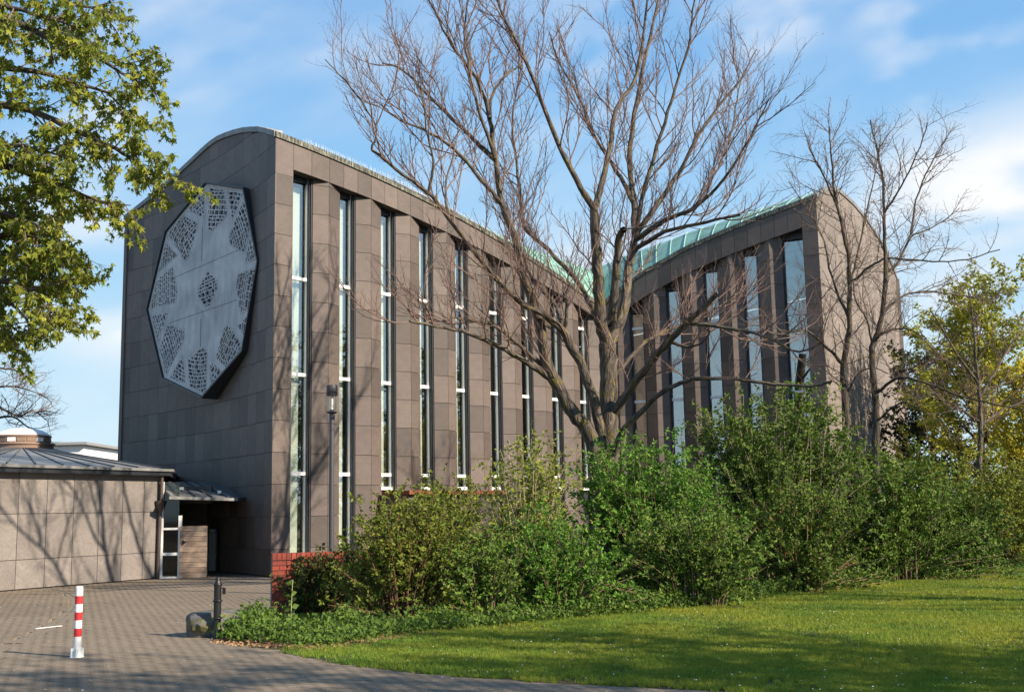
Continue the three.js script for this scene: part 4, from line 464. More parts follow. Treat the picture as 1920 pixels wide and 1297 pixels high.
  const stick = single('paper_strip', bar([-7.62, 0.016, -18.45], [-7.36, 0.016, -18.85], 0.05, 0.008), M.whitePaint, 'small white paper strip lying on the paving', 'paper');

  const lawnMap = noiseTexture(512, (u, v) => { const n = 0.75 + 0.5 * tfbm(u, v, 7, 51.1) + 0.3 * tfbm(u, v, 45, 15.2, 3), d = smooth(0.1, 0.35, tfbm(u, v, 9, 61.2)); return [n * lerp(1, 1.5, d), n, n * lerp(0.9, 1.1, d)]; });
  structure('lawn', sheet(lawnPoly, 0.004), std(0.085, 0.09, 0.022, { map: tiled(lawnMap, 0.16), roughness: 1 }));
}
// ---------------------------------------------------------------- street furniture
{
  const t = thing('striped_bollard', 'red and white striped steel post on the paving', 'bollard', null, [-5.52, 0, -14.68]);
  mesh('base_plate', merged([lathe([[0.088, 0], [0.088, 0.012], [0.0, 0.014]], 18), ...[0, 1, 2, 3, 4].map((k) => boxUV(0.02, 0.11, 0.035).translate(0, 0.065, 0.063).rotateY(k * 1.257 + 0.3))]), M.whitePaint, t);
  let y = 0.01; for (const [h, red] of [[0.25, 0], [0.1, 1], [0.1, 0], [0.1, 1], [0.1, 0], [0.1, 1], [0.1, 0]]) { const m = mesh(red ? 'red_band' : 'white_band', new THREE.CylinderGeometry(0.046, 0.046, h, 24), red ? M.redPaint : M.whitePaint, t); m.position.y = y + h / 2; y += h; }
  mesh('cap', lathe([[0.0461, 0], [0.044, 0.012], [0.02, 0.02], [0, 0.021]], 20), M.whitePaint, t).position.y = y;
}
{
  const t = thing('ornamental_bollard', 'black cast iron bollard with rings beside the boulder', 'bollard', null, [-4.27, 0, -16.62]);
  mesh('post', lathe([[0, 0], [0.095, 0], [0.095, 0.02], [0.075, 0.07], [0.058, 0.14], [0.052, 0.27], [0.052, 0.74], [0.06, 0.745], [0.062, 0.76], [0.044, 0.775], [0.034, 0.82], [0.036, 0.84], [0.026, 0.86], [0, 0.862]], 24), M.blackIron, t);
  for (const y of [0.285, 0.525]) mesh('ring', new THREE.TorusGeometry(0.056, 0.014, 8, 24).rotateX(Math.PI / 2), M.blackIron, t).position.y = y;
  mesh('padlock', merged([boxUV(0.035, 0.09, 0.05).translate(0.09, 0.66, 0), boxUV(0.05, 0.012, 0.012).translate(0.065, 0.705, 0)]), M.blackIron, t);
}
{
  const g = new THREE.IcosahedronGeometry(1, 5), P = g.attributes.position;
  for (let i = 0; i < P.count; i++) { const v = V(P.getX(i), P.getY(i), P.getZ(i)), k = 1 + 0.3 * fbm(v.x * 1.3 + 4, v.y * 1.3, v.z * 1.3, 3) + 0.12 * fbm(v.x * 4, v.y * 4, v.z * 4 + 9, 3); v.multiplyScalar(k); v.y = Math.min(v.y, 0.72 + 0.1 * v.x); v.x = clamp(v.x, -0.82, 0.9); P.setXYZ(i, v.x, v.y, v.z); }
  g.computeVertexNormals(); g.scale(0.43, 0.29, 0.3);
  const moss = noiseTexture(256, (u, v, x, y) => { const n = 0.7 + 0.6 * tfbm(u, v, 9, 71.1), k = smooth(-0.02, 0.14, tfbm(u, v, 6, 77.7)); return [n * lerp(0.34, 0.36, k), n * lerp(0.33, 0.34, k), n * lerp(0.33, 0.15, k)].map(Math.sqrt); });
  const b = single('boulder', g, std(0.5, 0.5, 0.5, { map: moss, bumpMap: stoneBump, bumpScale: 0.01 }), 'mossy grey boulder behind the black bollard', 'boulder'); b.position.set(-4.42, 0.15, -16.98); b.rotation.y = 0.5;
}
{
  const t = thing('street_lamp', 'slim grey lamp post with glass cylinder head before the church', 'street lamp', null, [-3.95, 0, -24.8]);
  mesh('post', lathe([[0, 0], [0.075, 0], [0.075, 0.9], [0.06, 0.92], [0.052, 3.65], [0.052, 3.66], [0.062, 3.66], [0.062, 3.87], [0.03, 3.88]], 20), M.lampGrey, t);
  mesh('collar', lathe([[0.03, 3.87], [0.09, 3.88], [0.12, 3.905], [0.12, 3.925], [0.055, 3.94], [0.055, 3.965], [0, 3.966]], 24), M.lampGrey, t);
  mesh('glass_cylinder', new THREE.CylinderGeometry(0.113, 0.113, 0.335, 28, 1, true).translate(0, 4.11, 0), M.clearGlass, t);
  mesh('lamp_tube', new THREE.CylinderGeometry(0.03, 0.03, 0.3, 12).translate(0, 4.11, 0), std(0.75, 0.75, 0.66, { roughness: 0.4 }), t);
  for (let k = 0; k < 3; k++) mesh('rod', new THREE.CylinderGeometry(0.007, 0.007, 0.33, 6).translate(0.098 * Math.cos(k * 2.09 + 0.4), 4.11, 0.098 * Math.sin(k * 2.09 + 0.4)), M.lampGrey, t);
  mesh('cap', lathe([[0.0, 4.265], [0.123, 4.265], [0.123, 4.485], [0.115, 4.5], [0, 4.505]], 28), M.lampGrey, t);
}
{ // brick garden wall end, ivy comes later
  const t = thing('brick_wall', 'low red brick garden wall overgrown with ivy', 'brick wall', null, [-4.22, 0, -20.07], 0.32);
  const core = mesh('core', boxUV(3.0, 1.02, 0.2).translate(1.5, 0.51, -0.12), std(0.2, 0.17, 0.14, { map: tiled(stoneMap, 1) }), t);
  const r = rng(14), bricks = [[0.34, 0.062, 0.035], [0.29, 0.055, 0.033], [0.4, 0.085, 0.045], [0.24, 0.05, 0.035]].map((c) => std(...c, { map: tiled(stoneMap, 1.7), bumpMap: stoneBump, bumpScale: 0.003 }));
  const geo = [0, 1, 2].map((k) => boxUV(0.238, 0.073, 0.115, k * 0.4, k * 0.3)), half = boxUV(0.113, 0.073, 0.24, 0.2, 0.1), stand = boxUV(0.073, 0.115, 0.25);
  for (let k = 0; k < 11; k++) {
    const y = 0.045 + k * 0.0845; let x = k % 2 ? 0.123 : 0; 
    if (k % 2) { const m = mesh('brick', half, bricks[Math.floor(r() * 4)], t); m.position.set(0.06, y, -0.12); }
    for (; x < 2.85; x += 0.25) for (const z of [-0.06, -0.182]) { if (z < -0.1 && x > 0.3) continue; const m = mesh('brick', geo[Math.floor(r() * 3)], bricks[Math.floor(r() * 4)], t); m.position.set(x + 0.122, y + (r() - 0.5) * 0.003, z + (r() - 0.5) * 0.004); }
  }
  for (let x = 0.04; x < 2.95; x += 0.083) mesh('coping_brick', stand, bricks[Math.floor(r() * 4)], t).position.set(x, 1.0, -0.12);
}
// ---------------------------------------------------------------- plants
const barkMap = noiseTexture(512, (u, v, x, y) => { const f = tfbm(u, v * 0.35, 30, 91.1, 4), l = smooth(0.12, 0.3, tfbm(u, v, 7, 95.5)); const n = 0.72 + 0.75 * f + 0.1 * (speck[y * 512 + x] - 0.5); return [n * lerp(1, 1.18, l), n * lerp(1, 1.16, l), n * lerp(1, 0.72, l)]; });
const barkBump = noiseTexture(512, (u, v) => 0.5 + 0.9 * tfbm(u, v * 0.35, 34, 91.1, 4), false);
const bark = (r, g, b, k = 1) => std(r, g, b, { map: tiled(barkMap, 0.9 * k, 0.45 * k), bumpMap: tiled(barkBump, 0.9 * k, 0.45 * k), bumpScale: 0.02, roughness: 0.95 });
const BARK = { grey: bark(0.19, 0.155, 0.12), dark: bark(0.13, 0.105, 0.08), twig: std(0.17, 0.12, 0.09), redTwig: std(0.185, 0.12, 0.095), stem: std(0.20, 0.135, 0.085), paleStem: std(0.40, 0.32, 0.22) };
const leafMat = (o = 0) => new THREE.MeshPhysicalMaterial({ color: new THREE.Color(1, 1, 1), roughness: 0.8, transmission: 0.42, specularIntensity: 0.35, thickness: 0, side: THREE.DoubleSide, ...o });
const LEAF = leafMat();
function leafGeo(w = 0.5, fold = 0.14) { const g = new THREE.BufferGeometry(); g.setAttribute('position', new THREE.Float32BufferAttribute([0, 0, 0, -w / 2, fold, 0.45, 0, 0, 1, w / 2, fold, 0.45, 0, -0.02, 0.5], 3)); g.setIndex([0, 4, 1, 1, 4, 2, 0, 3, 4, 3, 2, 4]); g.computeVertexNormals(); g.setAttribute('uv', new THREE.Float32BufferAttribute(new Float32Array(10), 2)); return g; }
function palmateGeo() { const P = [[0, 0.0]], lobes = [[-125, 0.42], [-62, 0.72], [0, 1], [62, 0.72], [125, 0.42]]; lobes.forEach(([a, l], i) => { const t = a * R2D; P.push([Math.sin(t) * l, Math.cos(t) * l + 0.35]); if (i < 4) { const u = (a + 31) * R2D; P.push([Math.sin(u) * 0.3, Math.cos(u) * 0.3 + 0.35]); } }); const pos = P.flatMap(([x, z], i) => [x, i ? 0.05 - 0.28 * Math.hypot(x, z - 0.35) ** 2 : 0, z]), idx = []; for (let i = 1; i < P.length - 1; i++) idx.push(0, i + 1, i); const g = new THREE.BufferGeometry(); g.setAttribute('position', new THREE.Float32BufferAttribute(pos, 3)); g.setIndex(idx); g.computeVertexNormals(); g.setAttribute('uv', new THREE.Float32BufferAttribute(new Float32Array(P.length * 2), 2)); return g; }
const LG = leafGeo(), LGwide = leafGeo(0.7, 0.1), LGnarrow = leafGeo(0.36, 0.1), PALM = palmateGeo();
class Leaves {
  constructor(r) { this.r = r; this.m = []; this.c = []; this.q = new THREE.Quaternion(); this.x = new THREE.Matrix4(); this.z = V(0, 0, 1); this.d = V(0, 0, 0); this.q2 = new THREE.Quaternion(); this.p = V(0, 0, 0); this.s = V(0, 0, 0); }
  add(x, y, z, dx, dy, dz, size, c) { this.d.set(dx, dy, dz).normalize(); this.q.setFromUnitVectors(this.z, this.d); this.q2.setFromAxisAngle(this.z, (this.r() - 0.5) * 4.4); this.q.multiply(this.q2); this.x.compose(this.p.set(x, y, z), this.q, this.s.set(size, size, size)); for (let i = 0; i < 16; i++) this.m.push(this.x.elements[i]); this.c.push(c[0], c[1], c[2]); }
  build(name, geo, mat, parent) { const n = this.c.length / 3, m = shadowed(new THREE.InstancedMesh(geo, mat, n)); m.name = name; m.instanceMatrix.array.set(this.m); m.instanceColor = new THREE.InstancedBufferAttribute(new Float32Array(this.c), 3); parent.add(m); m.userData.kind = 'stuff'; return m; }
}
const shade = (r, a, b, dry = 0) => { const t = r(), k = 0.75 + 0.5 * r(); return [0, 1, 2].map((i) => lerp(a[i], b[i], t) * k); };
// a crooked shoot from p along d
function shoot(r, p, d, len, r0, r1, up, wobble, n) { const pts = [[p[0], p[1], p[2], r0]], D = V(d[0], d[1], d[2]).normalize(); let q = V(...p); for (let i = 1; i <= n; i++) { D.x += (r() - 0.5) * wobble; D.y += (r() - 0.5) * wobble + up; D.z += (r() - 0.5) * wobble; D.normalize(); q = q.clone().addScaledVector(D, len / n); pts.push([q.x, q.y, q.z, lerp(r0, r1, i / n)]); } return pts; }
function along(l, t) { const f = t * (l.length - 1), i = Math.min(l.length - 2, Math.floor(f)), k = f - i, a = l[i], b = l[i + 1]; return { p: [0, 1, 2, 3].map((n) => lerp(a[n], b[n], k)), d: V(b[0] - a[0], b[1] - a[1], b[2] - a[2]).normalize() }; }
const lengthOf = (l) => { let s = 0; for (let i = 1; i < l.length; i++) s += Math.hypot(l[i][0] - l[i - 1][0], l[i][1] - l[i - 1][1], l[i][2] - l[i - 1][2]); return s; };
function refine(l, r, k, amp) { const c = new THREE.CatmullRomCurve3(l.map((p) => V(p[0], p[1], p[2])), false, 'centripetal'), n = (l.length - 1) * k, o = []; for (let i = 0; i <= n; i++) { const t = i / n, q = c.getPoint(t), rad = along(l, t).p[3], a = i === 0 || i === n ? 0 : amp; o.push([q.x + (r() - 0.5) * a, q.y + (r() - 0.5) * a, q.z + (r() - 0.5) * a, rad * (1 + (r() - 0.5) * 0.1)]); } return o; }
// side shoots of side shoots: returns lists by order
function twigs(limbs, o) {
  const r = rng(o.seed), out = [[], [], []];
  const spawn = (l, level, t0) => {
    const L = lengthOf(l), step = o.step[level]; 
    for (let s = t0 * L; s <= L * 0.99; s += step * (0.55 + 0.9 * r())) {
      const t = s / L, { p, d } = along(l, t); if (level === 0 && p[1] < (o.minY ?? 0)) continue;
      const side = V(r() - 0.5, (r() - 0.5) * 0.8, r() - 0.5); side.addScaledVector(d, -side.dot(d)).normalize();
      const an = (o.angle?.[level] ?? 0.85) * (0.7 + 0.6 * r()), dir = d.clone().multiplyScalar(Math.cos(an)).addScaledVector(side, Math.sin(an)); dir.y += o.lift ?? 0.18;
      const len = o.len[level] * (0.45 + 0.9 * r()) * (1 - 0.45 * t * (level ? 1 : 0.6)), r0 = Math.min(p[3] * 0.7, o.rad[level]);
      const c = shoot(r, p, [dir.x, dir.y, dir.z], len, r0, r0 * 0.45, o.up ?? 0.05, o.wobble ?? 0.5, level === 2 ? 2 : Math.max(3, Math.round(len / 0.2)));
      out[level].push(c); if (level < o.levels - 1) spawn(c, level + 1, 0.15);
    }
    if (level < o.levels && level > 0) return;
  };
  for (const l of limbs) spawn(l, 0, o.from ?? 0.25);
  return out;
}
function bareTree(name, label, limbs, o, group) {
  const r = rng(o.seed + 1), t = thing(name, label, 'tree', group), base = limbs[0][0]; t.position.set(base[0], 0, base[2]);
  const local = limbs.map((l) => refine(l.map((p) => [p[0] - base[0], p[1], p[2] - base[2], p[3]]), r, o.fine ?? 4, o.rough ?? 0.035));
  local[0][0][1] = Math.min(local[0][0][1], 0);
  mesh('trunk', tube([[[local[0][0][0], -0.1, local[0][0][2], local[0][0][3] * 1.35], [local[0][0][0], 0.15, local[0][0][2], local[0][0][3] * 1.1], ...local[0].filter((p) => p[1] > 0.2)]], () => 12), o.bark, t);
  local.slice(1).forEach((l) => mesh('limb', tube([l], () => (l[0][3] > 0.05 ? 9 : 6)), o.bark, t));
  const tw = twigs(local.slice(o.trunkTwigs ? 0 : 1), o);
  mesh('twigs', tube([...tw[0], ...tw[1], ...tw[2]], (l) => (l[0][3] > 0.008 ? 5 : 3)), o.twig ?? BARK.twig, t).userData.kind = 'stuff';
  if (o.buds) { const lv = new Leaves(r); for (const set of [tw[1], tw[2]]) for (const l of set) { if (r() > o.buds) continue; const p = l[l.length - 1]; lv.add(p[0], p[1], p[2], r() - 0.5, r() - 0.2, r() - 0.5, 0.02 + 0.02 * r(), [0.20, 0.10, 0.065]); } lv.build('buds', LG, LEAF, t); }
  return { t, local, tw };
}
// crown grown from a point: limbs for trees without a traced skeleton
function skeleton(seed, h, spread, n, r0, lean = 0, clear = 0.25) {
  const r = rng(seed), trunk = []; for (let i = 0; i <= 6; i++) { const t = i / 6; trunk.push([lean * t + (r() - 0.5) * 0.2 * t, h * 0.92 * t, (r() - 0.5) * 0.2 * t, lerp(r0, r0 * 0.12, t)]); }
  const limbs = [trunk];
  for (let k = 0; k < n; k++) { const t = clear + (0.95 - clear) * (k + r()) / n, { p } = along(trunk, t), a = k * 2.4 + r() * 0.8, L = spread * (1 - 0.62 * t) * (0.75 + 0.5 * r()); limbs.push(shoot(r, p, [Math.cos(a), 0.45 + 0.8 * t, Math.sin(a)], L, p[3] * 0.55, 0.012, 0.06, 0.28, 6)); }
  return limbs;
}
function leafyTree(name, label, pos, o, group) {
  const r = rng(o.seed), t = thing(name, label, o.category ?? 'tree', group, pos), limbs = o.limbs ?? skeleton(o.seed, o.h, o.spread, o.n, o.r0, 0, o.clear);
  const fine = limbs.map((l) => refine(l, r, 3, 0.03));
  mesh('trunk', tube([[[fine[0][0][0], -0.1, fine[0][0][2], fine[0][0][3] * 1.3], ...fine[0]]], () => 10), o.bark ?? BARK.dark, t);
  mesh('limbs', tube(fine.slice(1), () => 6), o.bark ?? BARK.dark, t);
  const tw = twigs(fine.slice(1), { seed: o.seed + 3, levels: 2, step: o.step, len: o.len, rad: [0.014, 0.007, 0.004], from: 0.2, lift: o.lift ?? 0.1, up: o.up ?? 0.02, wobble: 0.5 });
  mesh('twigs', tube([...tw[0], ...tw[1]], (l) => (l[0][3] > 0.008 ? 4 : 3)), BARK.twig, t).userData.kind = 'stuff';
  const lv = new Leaves(r), [lo, hi] = o.tones;
  for (const set of [tw[1], tw[0]]) for (const l of set) { const d = o.density * (set === tw[0] ? 0.8 : 1); for (let k = 0; k < d; k++) { if (r() > (o.keep ? o.keep(l) : 1)) continue; const { p } = along(l, 0.25 + 0.75 * r()), j = o.size * 1.2; lv.add(p[0] + (r() - 0.5) * j, p[1] + (r() - 0.5) * j - (o.droop ?? 0) * r(), p[2] + (r() - 0.5) * j, r() - 0.5, (r() - 0.5) * 0.8 - (o.hang ?? 0), r() - 0.5, o.size * (0.6 + 0.7 * r()), shade(r, lo, hi)); } }
  lv.build('crown', o.geo ?? LG, o.mat ?? LEAF, t); return t;
}
function shrub(label, x, z, o) {
  const r = rng(o.seed), t = thing(o.name ?? 'shrub', label, 'shrub', 'shrubs along the lawn', [x, 0, z]), stems = [], lv = new Leaves(r), side = [];
  const { w, h, d = w * 0.8, n = 70 } = o;
  for (let k = 0; k < n; k++) {
    const a = r() * 6.283, rr = Math.sqrt(r()) * (1 + 0.25 * Math.sin(a * 3 + o.seed)), b = r() * 0.35;
    const tx = Math.cos(a) * w * rr, tz = Math.sin(a) * d * rr, ty = h * (1 - 0.6 * rr ** 3) * (0.62 + 0.38 * r()) * (1 + 0.16 * fbm(tx * 0.9 + o.seed, tz * 0.9, 2.2, 2) * 2);
    const p0 = [Math.cos(a) * w * b, 0, Math.sin(a) * d * b], pts = []; const m = 6;
    for (let i = 0; i <= m; i++) { const f = i / m, g = f ** (o.arch ?? 1.5); pts.push([lerp(p0[0], tx, g) + (r() - 0.5) * 0.07 * f, -0.05 + ty * (f ** 0.85) + 0.05 * f, lerp(p0[2], tz, g) + (r() - 0.5) * 0.07 * f, lerp(o.stemR ?? 0.014, 0.004, f)]); }
    stems.push(pts);
    const L = lengthOf(pts), from = o.from ?? 0.12;
    for (let s = from * L; s < L; s += (o.step ?? 0.13) * (0.6 + 0.8 * r())) { const { p, d: dd } = along(pts, s / L); const q = V(r() - 0.5, (r() - 0.35) * 0.8, r() - 0.5).normalize().addScaledVector(dd, 0.5); side.push(shoot(r, p, [q.x, q.y, q.z], (o.twig ?? 0.34) * (0.4 + 0.9 * r()), 0.003, 0.0015, 0.04, 0.5, 3)); }
  }
  const [lo, hi] = o.tones, per = (o.per ?? 8) * 1.35;
  for (const l of [...side, ...stems]) { const m = l.length > 4 ? per * 0.8 : per; for (let k = 0; k < m; k++) { const { p } = along(l, l.length > 4 ? 0.5 + 0.5 * r() : 0.2 + 0.8 * r()); if (p[1] < 0.06) continue; lv.add(p[0], p[1], p[2], r() - 0.5, (r() - 0.42) * 0.8, r() - 0.5, o.size * 1.75 * (0.55 + 0.8 * r()), shade(r, lo, hi)); } }
  mesh('stems', tube([...stems, ...side.filter((_, i) => i % 2)], (l) => (l.length > 4 ? 4 : 3)), o.bark ?? BARK.stem, t).userData.kind = 'stuff';
  lv.build('foliage', o.geo ?? LG, LEAF, t); return t;
}
// ---- the large bare tree between the wings
bareTree('bare_tree', 'large many-limbed bare tree standing before the corner between both wings', DATA.big, { seed: 101, levels: 3, step: [0.33, 0.2, 0.13], len: [2.3, 0.85, 0.28], rad: [0.017, 0.009, 0.0065], from: 0.18, minY: 4.3, lift: 0.28, up: 0.09, wobble: 0.4, angle: [0.72, 0.7, 0.8], bark: BARK.grey, twig: BARK.redTwig, buds: 0.35 });
bareTree('bare_tree', 'slender bare tree with left-reaching limb before the pale end gable', DATA.t1, { seed: 131, levels: 3, step: [0.26, 0.17, 0.12], len: [1.35, 0.6, 0.24], rad: [0.013, 0.0085, 0.007], from: 0.12, minY: 3.6, lift: 0.1, up: 0.05, wobble: 0.5, bark: BARK.dark, twig: BARK.twig, buds: 0.7, trunkTwigs: true });
bareTree('bare_tree', 'slender bare tree with right-reaching limbs before the pale end gable', DATA.t2, { seed: 151, levels: 3, step: [0.26, 0.17, 0.12], len: [1.35, 0.6, 0.24], rad: [0.013, 0.0085, 0.007], from: 0.12, minY: 2.2, lift: 0.1, up: 0.05, wobble: 0.5, bark: BARK.dark, twig: BARK.twig, buds: 0.7, trunkTwigs: true });
bareTree('bare_tree', 'thin pale-stemmed bare tree before the yellow tree at the right edge', DATA.t3, { seed: 171, levels: 3, step: [0.3, 0.2, 0.15], len: [1.3, 0.6, 0.25], rad: [0.013, 0.009, 0.006], from: 0.1, minY: 1.5, lift: 0.15, up: 0.05, wobble: 0.4, bark: BARK.grey, twig: BARK.redTwig, trunkTwigs: true });
bareTree('bare_tree', 'far bare tree reaching in from the left above the pavilion', DATA.leftbare, { seed: 191, levels: 3, step: [0.5, 0.3, 0.25], len: [1.5, 0.8, 0.4], rad: [0.02, 0.013, 0.01], from: 0.3, minY: 4, lift: 0.05, up: 0.02, wobble: 0.6, bark: BARK.dark, twig: BARK.twig });
// ---- maple hanging in from the left
{
  const base = DATA.maple[0][0], limbs = DATA.maple.map((l) => l.map((p) => [p[0] - base[0], p[1], p[2] - base[2], p[3]])); limbs[0][0][1] = 0;
  leafyTree('maple_tree', 'leafy maple tree hanging into the picture from the left', [base[0], 0, base[2]], { seed: 211, limbs, bark: BARK.dark, step: [0.16, 0.12], len: [0.75, 0.34], density: 7.2, size: 0.084, droop: 0.05, hang: 0.45, lift: 0.0, up: 0.0, tones: [[0.13, 0.19, 0.02], [0.33, 0.34, 0.04]], geo: PALM });
}
// ---- shrubs
const G1 = [[0.12, 0.175, 0.02], [0.23, 0.26, 0.03]], G2 = [[0.09, 0.22, 0.022], [0.17, 0.31, 0.035]], G3 = [[0.085, 0.16, 0.02], [0.16, 0.23, 0.03]], G4 = [[0.2, 0.25, 0.03], [0.3, 0.33, 0.045]], G5 = [[0.1, 0.19, 0.025], [0.18, 0.27, 0.035]];
shrub('dark olive shrub with reddish stems behind the brick wall', -1.8, -18.6, { seed: 301, w: 1.2, h: 2.1, n: 150, tones: G1, size: 0.04, per: 8, twig: 0.3, from: 0.25, arch: 1.2, bark: std(0.16, 0.075, 0.045) });
shrub('olive shrub under the rusty roof edge of the annex', -1.5, -22.3, { seed: 302, w: 1.7, h: 2.5, d: 1.0, n: 130, tones: G1, size: 0.045, per: 8, twig: 0.36, bark: BARK.stem });
shrub('sparse yellowish shrub with long bare pale canes', 0.15, -20.2, { seed: 303, w: 1.3, h: 3.3, n: 90, tones: G4, size: 0.04, per: 7, step: 0.16, twig: 0.4, arch: 1.8, bark: BARK.paleStem, stemR: 0.015 });
shrub('bright green dense shrub in front of the large bare tree', 2.6, -22.0, { seed: 305, w: 1.95, h: 3.25, d: 1.4, n: 170, tones: G2, size: 0.046, per: 9, twig: 0.36 });
shrub('tall dark green shrub covering the foot of the far wing', 5.7, -25.2, { seed: 307, w: 2.5, h: 4.5, d: 1.7, n: 210, tones: G3, size: 0.05, per: 9, step: 0.14, twig: 0.42, bark: BARK.paleStem });
shrub('broad green shrub before the two slender trees', 8.4, -26.3, { seed: 309, w: 2.5, h: 3.0, d: 1.5, n: 170, tones: G5, size: 0.048, per: 9, twig: 0.4 });
shrub('loose light green shrub at the right edge of the lawn', 13.4, -31.8, { seed: 311, w: 2.6, h: 3.4, d: 1.5, n: 140, tones: G4, size: 0.05, per: 8, twig: 0.4 });
shrub('low yellow-green shrub at the foot of the bright green one', 3.1, -20.3, { seed: 313, w: 1.6, h: 1.9, d: 0.85, n: 120, tones: G5, size: 0.042, per: 9 });
shrub('low leafy shrub below the pale canes', 0.7, -18.9, { seed: 315, w: 1.3, h: 1.7, d: 0.8, n: 100, tones: G2, size: 0.04, per: 9 });
shrub('small light green shrub filling the gap beside the olive one', -0.55, -18.5, { seed: 321, w: 0.9, h: 1.55, d: 0.7, n: 80, tones: G5, size: 0.04, per: 9 });
shrub('low green shrub with dead brown stalks at its foot', 5.7, -23.3, { seed: 317, w: 1.6, h: 2.2, d: 0.9, n: 120, tones: G3, size: 0.046, per: 9, bark: std(0.3, 0.16, 0.09) });
shrub('low dark shrub at the far end of the shrub row', 10.8, -28.4, { seed: 319, w: 1.7, h: 2.2, d: 0.9, n: 120, tones: G3, size: 0.05, per: 9 });
leafyTree('yellow_tree', 'yellow-green spring tree beyond the far gable', [17.6, 0, -43], { seed: 331, h: 9.6, spread: 5.4, n: 30, r0: 0.17, clear: 0.08, step: [0.3, 0.2], len: [1.3, 0.55], density: 12, size: 0.17, tones: [[0.26, 0.29, 0.03], [0.43, 0.42, 0.05]] });
leafyTree('yellow_tree', 'golden yellow bushy tree cut by the right picture edge', [17.9, 0, -38.5], { seed: 341, h: 5.6, spread: 4.0, n: 26, r0: 0.1, clear: 0.05, step: [0.26, 0.2], len: [1.0, 0.5], density: 12, size: 0.17, tones: [[0.38, 0.35, 0.03], [0.54, 0.47, 0.04]] });
leafyTree('dark_evergreen', 'dark evergreen tree close against the far gable end', [17.2, 0, -47], { seed: 351, h: 7.5, spread: 3.6, n: 24, r0: 0.16, clear: 0.05, step: [0.26, 0.2], len: [1.0, 0.5], density: 8, size: 0.22, tones: [[0.03, 0.035, 0.014], [0.04, 0.06, 0.02]] });
// ---- trees outside the picture whose shade and reflections fall into it
for (const [x, z, h, sp, seed, what] of [[13, -8, 9.5, 5, 401, 'young-leaved tree nearest the lawn, out of view on the right'], [17.5, -3.4, 12, 6.5, 403, 'taller young-leaved tree behind the nearest, out of view on the right'], [9.5, -3.6, 11, 5.5, 405, 'young-leaved tree beside the path, out of view on the right'], [13.6, -3.4, 10, 5.5, 407, 'young-leaved tree between the path and the taller tree, out of view on the right']])
  leafyTree('shade_tree', what, [x, 0, z], { seed, h, spread: sp, n: 18, r0: 0.2, clear: 0.28, step: [0.36, 0.26], len: [1.4, 0.7], density: 5.5, size: 0.17, tones: [[0.06, 0.1, 0.02], [0.12, 0.16, 0.03]] }, 'trees out of view');
[[19, -14, 17, 421, 'tall bare tree beyond the lawn, out of view on the right'], [25, -19.5, 18, 423, 'tall bare tree far beyond the lawn, out of view on the right']].forEach(([x, z, h, seed, what]) => { const l = skeleton(seed, h, h * 0.42, 15, 0.28, 0.5, 0.2).map((q) => q.map((p) => [p[0] + x, p[1], p[2] + z, p[3]])); bareTree('bare_tree', what, l, { seed, fine: 2, levels: 2, step: [0.6, 0.5], len: [1.8, 0.8], rad: [0.03, 0.014, 0.01], bark: BARK.dark, twig: BARK.twig }, 'trees out of view'); });
[[31, -30, 11, 441], [38, -35, 13, 443], [30, -41, 11, 445], [44, -29, 14, 447]].forEach(([x, z, h, seed], i) => leafyTree('park_tree', ['nearest', 'second', 'third', 'farthest'][i] + ' of the park trees right of the picture, seen only mirrored', [x, 0, z], { seed, h, spread: h * 0.55, n: 22, r0: 0.22, clear: 0.08, step: [0.42, 0.32], len: [1.6, 0.8], density: 8, size: 0.26, tones: [[0.05, 0.08, 0.02], [0.1, 0.14, 0.03]] }, 'trees out of view'));
// ---- ivy on the brick wall, ground cover along the edge, tall weed
{
  const r = rng(501), t = thing('ivy', 'ivy and nettles climbing over the brick wall', 'ivy', null, [-4.22, 0, -20.07], 0.32), lv = new Leaves(r), st = [];
  for (let k = 0; k < 150; k++) { const x0 = 0.3 + 2.65 * r() ** 0.9; const l = shoot(r, [x0, 0.02, 0.03], [(r() - 0.5) * 0.8, 1, 0.08], (0.7 + 0.55 * r()) * (0.55 + 0.45 * clamp(x0 / 0.6)), 0.006, 0.003, 0.03, 0.3, 7); st.push(l); for (let i = 0; i < 46; i++) { const { p } = along(l, 0.1 + 0.9 * r()); lv.add(p[0] + (r() - 0.5) * 0.12, Math.max(0.03, p[1] + (r() - 0.5) * 0.1), p[2] + 0.05 * r() + 0.02, (r() - 0.5), r() - 0.6, 0.5 * r() + 0.1, 0.06 + 0.04 * r(), shade(r, [0.04, 0.07, 0.015], [0.12, 0.14, 0.025])); } }
  mesh('stems', tube(st, () => 3), BARK.stem, t).userData.kind = 'stuff'; lv.build('foliage', LGwide, LEAF, t);
}
